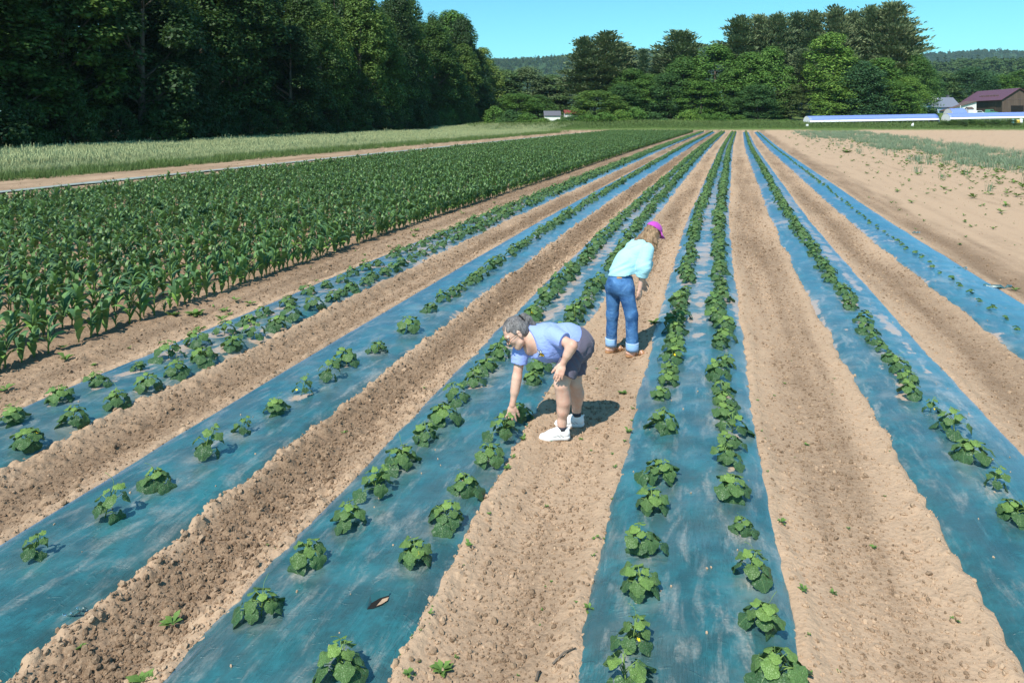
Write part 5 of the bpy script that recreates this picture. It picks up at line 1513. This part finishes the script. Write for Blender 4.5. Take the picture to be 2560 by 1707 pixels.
def face_bits(parent, L, F, s, glasses=True):
    for sg in (1, -1):
        e = sphere('eye', L(.079, sg * .031, .006), .0125 * s, M_EYEW, parent, F); sphere('iris', L(.0885, sg * .031, .004), .0055 * s, M_IRIS, e, F, (.5, 1, 1))
        MB().tube([L(.088, sg * .014, .033), L(.088, sg * .032, .039), L(.078, sg * .05, .033)], [.0028 * s, .0035 * s, .002 * s], 6).build('eyebrow', M_GREYHAIR, parent, True)
    MB().tube([L(.082, .024, -.066), L(.0915, .008, -.063), L(.0915, -.008, -.063), L(.082, -.024, -.066)], [.002 * s, .0048 * s, .0048 * s, .002 * s], 6).build('mouth', M_LIP, parent, True)
    if glasses:
        g = MB()
        for sg in (1, -1):
            ring = [L(.102, sg * (.033 + .026 * math.cos(a)), .0 + .018 * math.sin(a)) for a in np.linspace(0, 2 * math.pi, 15)]
            g.tube(ring, .0019 * s, 5); g.tube([L(.100, sg * .058, .006), L(.05, sg * .079, .010), L(-.012, sg * .085, .006), L(-.03, sg * .084, -.012)], .0018 * s, 5)
        g.tube([L(.103, .008, .004), L(.106, 0, .007), L(.103, -.008, .004)], .0018 * s, 5)
        gl = g.build('glasses', M_BLACK, parent, True)
        for sg in (1, -1):
            vs = [L(.102, sg * (.033 + .025 * math.cos(a)), .017 * math.sin(a)) for a in np.linspace(0, 2 * math.pi, 13)[:-1]]
            MB().add(vs, [tuple(range(12))]).build('lens', M_LENS, gl)

def sneaker(name, ankle, toe_dir, L_=.27, parent=None, ground=0.0, col=None):
    d = np.array(toe_dir, float); d[2] = 0; d /= np.linalg.norm(d); s = np.array((-d[1], d[0], 0)); a = np.array(ankle, float); g = np.array((a[0], a[1], ground))
    heel = g - d * .065; toe = heel + d * L_
    up = [cone(heel + d * .035 + (0, 0, .045), heel + d * .20 + (0, 0, .035), .042, .034, k=.03), cone(heel + d * .035 + (0, 0, .05), heel + d * .06 + (0, 0, .085), .040, .036, k=.02),
          cone(heel + d * .17 + (0, 0, .032), toe - d * .04 + (0, 0, .028), .042, .036, (0, 0, 1), .75, .02), cone(heel + d * .07 + (0, 0, .085), heel + d * .17 + (0, 0, .055), .034, .032, k=.03), cone(heel + d * .03 + (0, 0, .06), heel - d * .008 + (0, 0, .100), .014, .008, k=.015)]
    up_me = sdf_mesh('upper', [(up, [(g + (0, 0, .016), (0, 0, -1)), (g + (0, 0, .108), (0, 0, 1))])], .005, col or M_SHOE)
    sole = [cone(heel + d * .03 + (0, 0, .014), heel + d * .10 + (0, 0, .014), .043, .036, k=.02), cone(heel + d * .10 + (0, 0, .014), heel + d * .19 + (0, 0, .014), .036, .046, k=.02), cone(heel + d * .19 + (0, 0, .014), toe - d * .035 + (0, 0, .02), .046, .036, k=.02)]
    so_me = sdf_mesh('sole', [(sole, [(g + (0, 0, .026), (0, 0, 1)), (g + (0, 0, -.006), (0, 0, -1))])], .005, M_SHOE if col is None else col)
    sh = link(name, up_me, parent); link('sole', so_me, sh)
    lc = MB()
    for i in range(5):
        q = heel + d * (.095 + .024 * i) + (0, 0, .116 - .0105 * i); lc.tube([q - s * .024 + (0, 0, -.006), q + (0, 0, .003), q + s * .024 + (0, 0, -.006)], .0035, 5)
    lc.build('laces', M_SHOE, sh, True)
    tr = MB()
    for sg in (1, -1):
        q = heel + s * sg * .046; tr.tube([q + d * .06 + (0, 0, .03), q + d * .10 + (0, 0, .06) - s * sg * .008], .003, 4); tr.tube([q + d * .09 + (0, 0, .03), q + d * .13 + (0, 0, .055) - s * sg * .008], .003, 4)
    tr.build('trim', M_SOLE, sh)
    return sh

# ------------------------------------------------------------------ the woman bending to the plants
def j1(zx, zy, Y): return V3((1230 + zx / 4.6125 - 1280) * Y / F_PX, Y, CAM_H - (770 + zy / 4.6125 - 293) * Y / F_PX)
def gz(P): return float(soil_z(np.array([P[0] - float(row_x(P[1]))]), np.array([P[1]]))[0])
def woman_bending():
    la, ra = j1(808, 1375, 6.79), j1(975, 1215, 7.11)
    lk, rk = j1(800, 880, 6.72), j1(945, 850, 7.02)
    lh, rh = j1(945, 485, 6.83), j1(982, 465, 7.04)
    pel = j1(978, 425, 6.95); waist = j1(880, 370, 6.93); belly = j1(800, 405, 6.92); chest = j1(625, 392, 6.88); neckb = j1(455, 300, 6.86)
    ls, rs = j1(700, 310, 6.76), j1(335, 480, 6.92)
    le, re = j1(925, 430, 6.60), j1(288, 800, 6.88); lw, rw = j1(818, 640, 6.62), j1(236, 1115, 6.86)
    hc = j1(272, 285, 6.83)
    root = empty('person', (pel[0] - .1, 6.93, 0.0))
    F = frame((-.72, -.26, -.60), (-.66, -.05, .75))
    hd, L = head(hc, F, 1.12)
    body = []
    body += chain([lh, lk], [.096, .064], k=.03) + chain([lk, lk * .80 + la * .20 + V3(.012, 0, 0), lk * .62 + la * .38 + V3(.020, 0, 0), lk * .4 + la * .6 + V3(.012, 0, 0), la + V3(0, 0, .05), la + V3(0, 0, -.04)], [.063, .058, .061, .051, .037, .036], k=.045)
    body += chain([rh, rk], [.096, .064], k=.03) + chain([rk, rk * .80 + ra * .20 + V3(.012, 0, 0), rk * .62 + ra * .38 + V3(.020, 0, 0), rk * .4 + ra * .6 + V3(.012, 0, 0), ra + V3(0, 0, .05), ra + V3(0, 0, -.04)], [.063, .058, .061, .051, .037, .036], k=.045)
    tors = [ell(pel, (.150, .155, .142), None, .06), cone(pel, waist, .140, .138, k=.06), cone(waist, belly, .142, .160, k=.06), cone(belly, chest, .160, .168, k=.06), cone(chest, (ls + rs) / 2 * .6 + neckb * .4, .160, .115, k=.06)]
    sh = [cone(chest * .5 + ls * .5, ls, .10, .070, k=.05), cone(chest * .5 + rs * .5, rs, .105, .068, k=.05), cone((neckb + chest) / 2, neckb, .10, .07, k=.05)]
    def shrink(ps, d): 
        out = []
        for p in ps:
            q = dict(p)
            if q['t'] == 'c': q['ra'] -= d; q['rb'] -= d
            else: q['r'] = q['r'] - d
            out.append(q)
        return out
    body += shrink(tors + sh, .014)
    body += chain([ls, le, lw], [.054, .044, .027], k=.03) + [cone(le * .75 + lw * .25, le * .5 + lw * .5, .042, .037, k=.03)]
    body += chain([rs, re, rw], [.053, .043, .027], k=.03) + [cone(re * .78 + rw * .22, re * .5 + rw * .5, .042, .038, k=.03)]
    body += [cone(neckb, hc + F @ V3(-.035, 0, -.06), .058, .055, k=.03)] + hd
    body += hand(rw, j1(222, 1220, 6.86) - rw, (0, -1, .15), (1, 0, 0), 1.08, .18, .26, .55)
    body += hand(lw, j1(778, 760, 6.60) - lw, (-.25, -1, .2), (-1, 0, -.3), 1.08, .28, .06, .45)
    me = sdf_mesh('body', [(body, [])], .0055, M_SKIN); link('body', me, root)
    face_bits(root, L, F, 1.12)
    # t-shirt
    wr = lambda P: .0045 * np.sin(P[:, 0] * 55 + P[:, 2] * 38 + 2.5 * np.sin(P[:, 1] * 22 + P[:, 0] * 15)) * (.3 + .7 * np.clip(np.sin(P[:, 0] * 9 + P[:, 2] * 7), 0, 1))
    c1 = ls + (le - ls) * .62; c2 = rs + (re - rs) * .50
    slv1 = ([cone(ls, c1 + (le - ls) * .2, .078, .076, k=.03)], [(c1, le - ls)]); slv2 = ([cone(rs, c2 + (re - rs) * .3, .076, .072, k=.03)], [(c2, re - rs)])
    nb = neckb + (hc - neckb) * .26
    wcut = pel * .42 + waist * .58
    shirt = sdf_mesh('t_shirt', [(tors + sh, [(nb, hc - neckb + V3(0, -.06, -.05)), (wcut, pel - waist)]), slv1, slv2], .006, M_TEE, wr, .006); 
    so = link('t_shirt', shirt, root)
    # shorts
    def hem(h, k_, f): p = h + (k_ - h) * f; return p
    l1, r1 = hem(lh, lk, .74), hem(rh, rk, .72)
    wr2 = lambda P: .004 * np.sin(P[:, 2] * 60 + P[:, 0] * 42 + 3 * np.sin(P[:, 1] * 16 + P[:, 0] * 20))
    top = (pel * .28 + waist * .72, waist - pel)
    g1 = ([cone(lh, lh + (lk - lh) * .95, .110, .098, k=.05)], [(l1, lk - lh)]); g2 = ([cone(rh, rh + (rk - rh) * .95, .110, .098, k=.05)], [(r1, rk - rh)])
    g3 = ([ell(pel, (.146, .150, .140), None, .06), cone(pel, waist, .144, .142, k=.06), cone(pel, lh, .13, .118, k=.06), cone(pel, rh, .13, .118, k=.06)], [top])
    link('shorts', sdf_mesh('shorts', [g3, g1, g2], .006, M_SHORTS, wr2, .005), root)
    # hair drawn back into a tail
    hp = [ell(L(-.018, 0, .032), (.106 * 1.12, .081 * 1.12, .101 * 1.12), F, .02), ell(L(-.05, 0, -.01), (.078 * 1.12, .080 * 1.12, .085 * 1.12), F, .02)]
    tail = chain([L(-.11, 0, .04), L(-.138, 0, .05), L(-.155, .01, .01), L(-.160, .015, -.05), L(-.155, .015, -.08)], [.026, .032, .030, .022, .008], k=.02)
    hair = sdf_mesh('hair', [(hp, [(L(.052, 0, .06), F @ V3(.80, 0, -.60))]), (tail, [])], .0055, M_GREYHAIR, lambda P: .0035 * np.sin((P @ F[:, 1]) * 160 + 6 * np.sin((P @ F[:, 0]) * 14)), 0.0)
    hs_ = link('hair', hair, root); MB().tube([L(-.118, .035 * math.cos(a), .052 + .035 * math.sin(a)) for a in np.linspace(0, 6.283, 12)], .008, 6).build('hair_tie', M_BLACK, hs_, True)
    # shoes
    sneaker('shoe', la, (-1, -.12, 0), .285, root, gz(la) + .012); sneaker('shoe', ra, (-1, -.05, 0), .285, root, gz(ra) + .012)
    for a in (la, ra): MB().tube([a + V3(0, 0, -.02), a + V3(.0, 0, .016)], [.045, .043], 14).build('sock', M_SOCK, root, True)
    # ring and the bee stitched on the shirt
    d_ = (j1(735, 745, 6.60) - lw); d_ /= np.linalg.norm(d_)
    me_ = shirt; dg = None
    from mathutils.bvhtree import BVHTree
    bm = bmesh.new(); bm.from_mesh(shirt); bvh = BVHTree.FromBMesh(bm); bm.free()
    o_ = Vector((0, 0, CAM_H)); tgt = Vector(j1(560, 528, 6.8)); loc, nrm, _, _ = bvh.ray_cast(o_, (tgt - o_).normalized())
    if loc is not None:
        right = Vector((1, 0, .12)); right = (right - nrm * right.dot(nrm)).normalized(); upv = nrm.cross(right); upv = upv if upv.z > 0 else -upv
        def patch(name, poly, mat, off, par):
            vs = []
            c = Vector((sum(p[0] for p in poly) / len(poly), sum(p[1] for p in poly) / len(poly), 0))
            for (x, y) in [(c.x, c.y)] + list(poly):
                p = loc + right * x + upv * y; h = bvh.ray_cast(p + nrm * .08, -nrm); q = h[0] if h[0] is not None else p; vs.append(q + nrm * off)
            n = len(poly); return MB().add(vs, [(0, 1 + i, 1 + (i + 1) % n) for i in range(n)]).build(name, mat, par)
        E = lambda cx, cy, a, b, th: [(cx + a * math.cos(t) * math.cos(th) - b * math.sin(t) * math.sin(th), cy + a * math.cos(t) * math.sin(th) + b * math.sin(t) * math.cos(th)) for t in np.linspace(0, 2 * math.pi, 15)[:-1]]
        bee = patch('bee_emblem', E(.010, -.006, .028, .019, -.25), M_BLACK, .0020, so)
        for (cx, cy, a, b, th) in ((-.020, .016, .024, .012, -.75), (.006, .026, .019, .011, 1.9), (-.006, -.026, .023, .012, .35)):
            patch('wing_edge', E(cx, cy, a, b, th), M_BLACK, .0032, so); patch('wing', E(cx, cy, a * .74, b * .70, th), M_SHOE, .0044, so)
        for dx in (-.006, .008, .021):
            th = -.25; cx, cy = .010 + dx * math.cos(th), -.006 + dx * math.sin(th); hh = .019 * math.sqrt(max(.1, 1 - (dx / .028) ** 2)) * .85
            patch('stripe', E(cx, cy, .0042, hh, th), M_YELLOW, .0056, so)
    for ch in root.children: ch.location = -root.location
    tag(root, 'woman in a periwinkle bee t-shirt and dark shorts bending to touch a plant', 'person')
woman_bending()

# ------------------------------------------------------------------ the woman in jeans looking down the row
def j2(zx, zy, Y): return V3((1480 + zx / 4.355 - 1280) * Y / F_PX, Y, CAM_H - (540 + zy / 4.355 - 293) * Y / F_PX)
def woman_standing():
    la, ra = j2(208, 1400, 9.33), j2(438, 1452, 9.10)
    lk, rk = j2(222, 1070, 9.30), j2(430, 1080, 9.10)
    lh, rh = j2(238, 790, 9.27), j2(365, 800, 9.13)
    pel = j2(305, 735, 9.20); waist = j2(320, 620, 9.22); mid = j2(385, 510, 9.25); chest = j2(480, 400, 9.29); neckb = j2(585, 290, 9.33)
    rs, ls = j2(600, 365, 9.17), j2(478, 318, 9.46)
    re, le = j2(560, 560, 9.10), j2(585, 520, 9.56); rw, lw = j2(520, 800, 9.12), j2(560, 700, 9.58)
    hc = j2(668, 190, 9.38)
    root = empty('person', (pel[0], 9.2, 0))
    F = frame((.74, .36, -.52), (.42, .30, .86)); hd, L = head(hc, F, 1.02)
    body = chain([lh, lk, la + V3(0, 0, .02), la + V3(0, 0, -.05)], [.095, .06, .040, .038], k=.03) + chain([rh, rk, ra + V3(0, 0, .02), ra + V3(0, 0, -.05)], [.095, .06, .040, .038], k=.03)
    tors = [ell(pel, (.155, .135, .14), None, .06), cone(pel, waist, .135, .128, k=.06), cone(waist, mid, .128, .138, k=.06), cone(mid, chest, .138, .145, k=.06), cone(chest, chest * .45 + neckb * .55, .135, .09, k=.06)]
    sh = [cone(chest * .55 + rs * .45, rs, .095, .070, k=.06), cone(chest * .55 + ls * .45, ls, .095, .070, k=.06), cone(chest * .4 + neckb * .6, neckb, .085, .058, k=.05)]
    for p in tors + sh:
        q = dict(p)
        if q['t'] == 'c': q['ra'] = q['ra'] - .02; q['rb'] = q['rb'] - .02
        else: q['r'] = q['r'] - .02
        body.append(q)
    body += chain([rs, re, rw], [.048, .040, .027], k=.03) + chain([ls, le, lw], [.048, .040, .027], k=.03)
    body += [cone(neckb, hc + F @ V3(-.03, 0, -.06), .052, .050, k=.03)] + hd
    body += hand(rw, j2(508, 905, 9.12) - rw, (.55, -.8, 0), (.3, .8, 0), .98, .42, .05, .4) + hand(lw, (.1, .2, -1), (-.3, .9, 0), (.8, .2, 0), .98, .4, .05, .4)
    # bare feet inside the sandals
    feet = []
    for a, d in ((la, V3(.80, .45, 0)), (ra, V3(.93, .24, 0))):
        d = d / np.linalg.norm(d); s = V3(-d[1], d[0], 0); g = V3(a[0], a[1], gz(a) + .030); feet.append((g, d, s))
        body += [cone(a + V3(0, 0, -.05), g - d * .045 + V3(0, 0, .025), .036, .030, k=.03), cone(g - d * .045 + V3(0, 0, .022), g + d * .13 + V3(0, 0, .015), .032, .030, (0, 0, 1), .8, .03)]
        for i in range(5):
            o = (i - 2) * .0135; ln = (.205, .212, .205, .195, .182)[i] if True else 0
            body.append(cone(g + d * .125 + s * o + V3(0, 0, .012), g + d * (ln - .035) + s * o * 1.05 + V3(0, 0, .008), .011, .0085, k=.008))
    link('body', sdf_mesh('body', [(body, [])], .006, M_SKIN), root)
    face_bits(root, L, F, 1.02, False)
    for (g, d, s) in feet:
        so = [cone(g - d * .05 + V3(0, 0, -.014), g + d * .06 + V3(0, 0, -.014), .040, .034, k=.02), cone(g + d * .06 + V3(0, 0, -.014), g + d * .165 + V3(0, 0, -.014), .034, .040, k=.02)]
        sd_ = link('sandal', sdf_mesh('sandal', [(so, [(g + V3(0, 0, .0), (0, 0, 1)), (g + V3(0, 0, -.028), (0, 0, -1))])], .005, M_LEATHER), root)
        for f, hh in ((.02, .064), (.075, .054), (.13, .042)):
            st = MB()
            for off in (0, .009, .018): st.tube([g + d * (f + off) + s * .040 * math.cos(a) + V3(0, 0, hh * math.sin(a) - .004) for a in np.linspace(0, math.pi, 9)], .0055, 5)
            st.build('strap', M_LEATHER, sd_, True)
        MB().tube([g - d * (.045 + .030 * math.sin(a)) + s * .042 * math.cos(a) + V3(0, 0, .045) for a in np.linspace(0, math.pi, 9)], .006, 5).build('heel_strap', M_LEATHER, sd_, True)
    # jeans
    wr = lambda P: .003 * np.sin(P[:, 2] * 34 + P[:, 0] * 20 + 3 * np.sin(P[:, 0] * 18 + P[:, 1] * 14)) * (.4 + .6 * np.clip(np.sin(P[:, 2] * 6 + 1.2), 0, 1))
    l_end, r_end = la + V3(0, 0, -.005), ra + V3(0, 0, .0)
    g1 = (chain([lh, lk, la], [.102, .070, .066], k=.04), [(l_end, (0, 0, -1))]); g2 = (chain([rh, rk, ra], [.106, .074, .072], k=.04), [(r_end, (0, 0, -1))])
    g3 = ([ell(pel + V3(0, -.01, -.01), (.160, .140, .14), None, .06), cone(pel, waist, .142, .130, k=.06), cone(pel, lh, .13, .110, k=.05), cone(pel, rh, .13, .114, k=.05)], [(pel * .15 + waist * .85, waist - pel)])
    jn = link('jeans', sdf_mesh('jeans', [g3, g1, g2], .006, M_DENIM, wr, .004), root)
    for a, r in ((la, .075), (ra, .081)):
        cf = MB().tube([a + V3(0, 0, -.012), a + V3(0, 0, .02), a + V3(0, 0, .090), a + V3(0, 0, .094)], [r * .99, r, r * 1.01, r * .93], 22, True).build('rolled_cuff', M_CUFF, jn, True)
        MB().tube([a + V3(r * 1.005 * math.cos(t), r * 1.005 * math.sin(t), .086) for t in np.linspace(0, 6.283, 20)], .003, 4).build('hem_stitch', M_SHOE, cf)
    from mathutils.bvhtree import BVHTree
    bm = bmesh.new(); bm.from_mesh(jn.data); bvh = BVHTree.FromBMesh(bm); bm.free(); o_ = Vector((0, 0, CAM_H))
    def sew(name, poly, mat, off, par, Y=9.1):
        vs = []
        for (zx, zy) in poly:
            d = (Vector(j2(zx, zy, Y)) - o_).normalized(); h = bvh.ray_cast(o_, d)
            if h[0] is None: return None
            vs.append(h[0] + h[1] * off)
        n = len(vs); c = sum(vs, Vector()) / n; return MB().add([c + (o_ - c).normalized() * .002] + vs, [(0, 1 + i, 1 + (i + 1) % n) for i in range(n)]).build(name, mat, par)
    sew('leather_patch', [(272, 664), (298, 662), (325, 664), (325, 682), (298, 683), (272, 682)], M_LEATHER, .006, jn)
    for q in ([(276, 706), (315, 702), (356, 702), (352, 750), (318, 768), (280, 754)], [(176, 702), (196, 700), (216, 700), (216, 750), (198, 764), (178, 748)]): sew('back_pocket', q, M_DENIM, .005, jn)
    # shirt
    wr3 = lambda P: .006 * np.sin(P[:, 0] * 34 - P[:, 2] * 40 + 3 * np.sin(P[:, 1] * 12 + P[:, 2] * 18)) * (.35 + .65 * np.clip(np.sin(P[:, 0] * 11 - P[:, 2] * 8 + 2), 0, 1))
    c1 = rs + (re - rs) * 1.0 + (rw - re) * .42; c2 = ls + (le - ls) + (lw - le) * .4
    s1 = (chain([rs, re, c1 + (rw - re) * .2], [.082, .082, .062], k=.04), [(c1, rw - re)]); s2 = (chain([ls, le, c2 + (lw - le) * .2], [.080, .078, .060], k=.04), [(c2, lw - le)])
    hang = [cone(mid, j2(325, 690, 9.2), .138, .150, k=.06), cone(chest, j2(450, 690, 9.18), .11, .07, k=.06)]
    shirt = sdf_mesh('shirt', [(tors[1:] + sh + hang, [(j2(300, 655, 9.1), V3(.12, 0, -1)), (neckb + (hc - neckb) * .02, hc - neckb)]), s1, s2], .006, M_AQUA, wr3, .006)
    so = link('shirt', shirt, root)
    dcu = (rw - re) / np.linalg.norm(rw - re); MB().tube([c1 - dcu * .045, c1 - dcu * .02, c1 + dcu * .006], [.064, .068, .064], 18).build('sleeve_cuff', M_AQUA, so, True)
    # hair falling forward
    def wav(P): return .005 * np.sin((P @ F[:, 1]) * 110 + 5 * np.sin(P[:, 2] * 16)) + .003 * np.sin(P[:, 0] * 130 + P[:, 2] * 20)
    hp = [ell(L(-.022, 0, .028), (.108, .086, .104), F, .02), ell(L(-.05, 0, -.03), (.075, .082, .09), F, .03)]
    fall = chain([L(-.05, -.06, .0), j2(622, 270, 9.26), j2(655, 335, 9.22), j2(690, 372, 9.2)], [.055, .050, .034, .012], k=.03) + chain([L(-.09, -.02, .0), j2(550, 235, 9.32), j2(490, 268, 9.33), j2(452, 288, 9.32)], [.055, .045, .03, .012], k=.03) + chain([L(-.04, -.07, -.02), j2(690, 290, 9.24), j2(700, 345, 9.22)], [.045, .03, .010], k=.03) + chain([L(-.06, .05, 0), j2(640, 262, 9.44), j2(690, 330, 9.44)], [.05, .04, .012], k=.03)
    link('hair', sdf_mesh('hair', [(hp, [(L(.050, 0, .03), F @ V3(1, 0, -.35))]), (fall, [])], .0055, M_BROWNHAIR, wav), root)
    # cap
    cp = [ell(L(-.012, 0, .052), (.118, .094, .098), F, .02)]
    cap = link('cap', sdf_mesh('cap', [(cp, [(L(0, 0, .045), F @ V3(-.12, 0, -1))])], .005, M_MAGENTA, None, .002), root)
    vs = []; fs = []
    for i in range(13):
        a = -1.25 + 2.5 * i / 12
        for r_ in (.10, .15, .185): vs.append(L(-.012 + (.118 if r_ < .12 else .118 * r_ / .10) * math.cos(a) * (1 if r_ < .12 else .92), (.094 if r_ < .12 else .094 * (1 + (r_ - .1) * 2.0)) * math.sin(a), .046 - (r_ - .10) * .30 - .25 * (r_ - .1) * abs(math.sin(a))))
    for i in range(12):
        for j in range(2): k = i * 3 + j; fs.append((k, k + 3, k + 4, k + 1))
    br = MB().add(vs, fs).build('brim', M_MAGENTA, cap, True); sm = br.modifiers.new('t', 'SOLIDIFY'); sm.thickness = .005
    sphere('button', L(-.012, 0, .152), .008, M_MAGENTA, cap)
    for ch in root.children: ch.location = -root.location
    tag(root, 'woman in magenta cap, aqua shirt and rolled jeans standing on the path', 'person')
woman_standing()
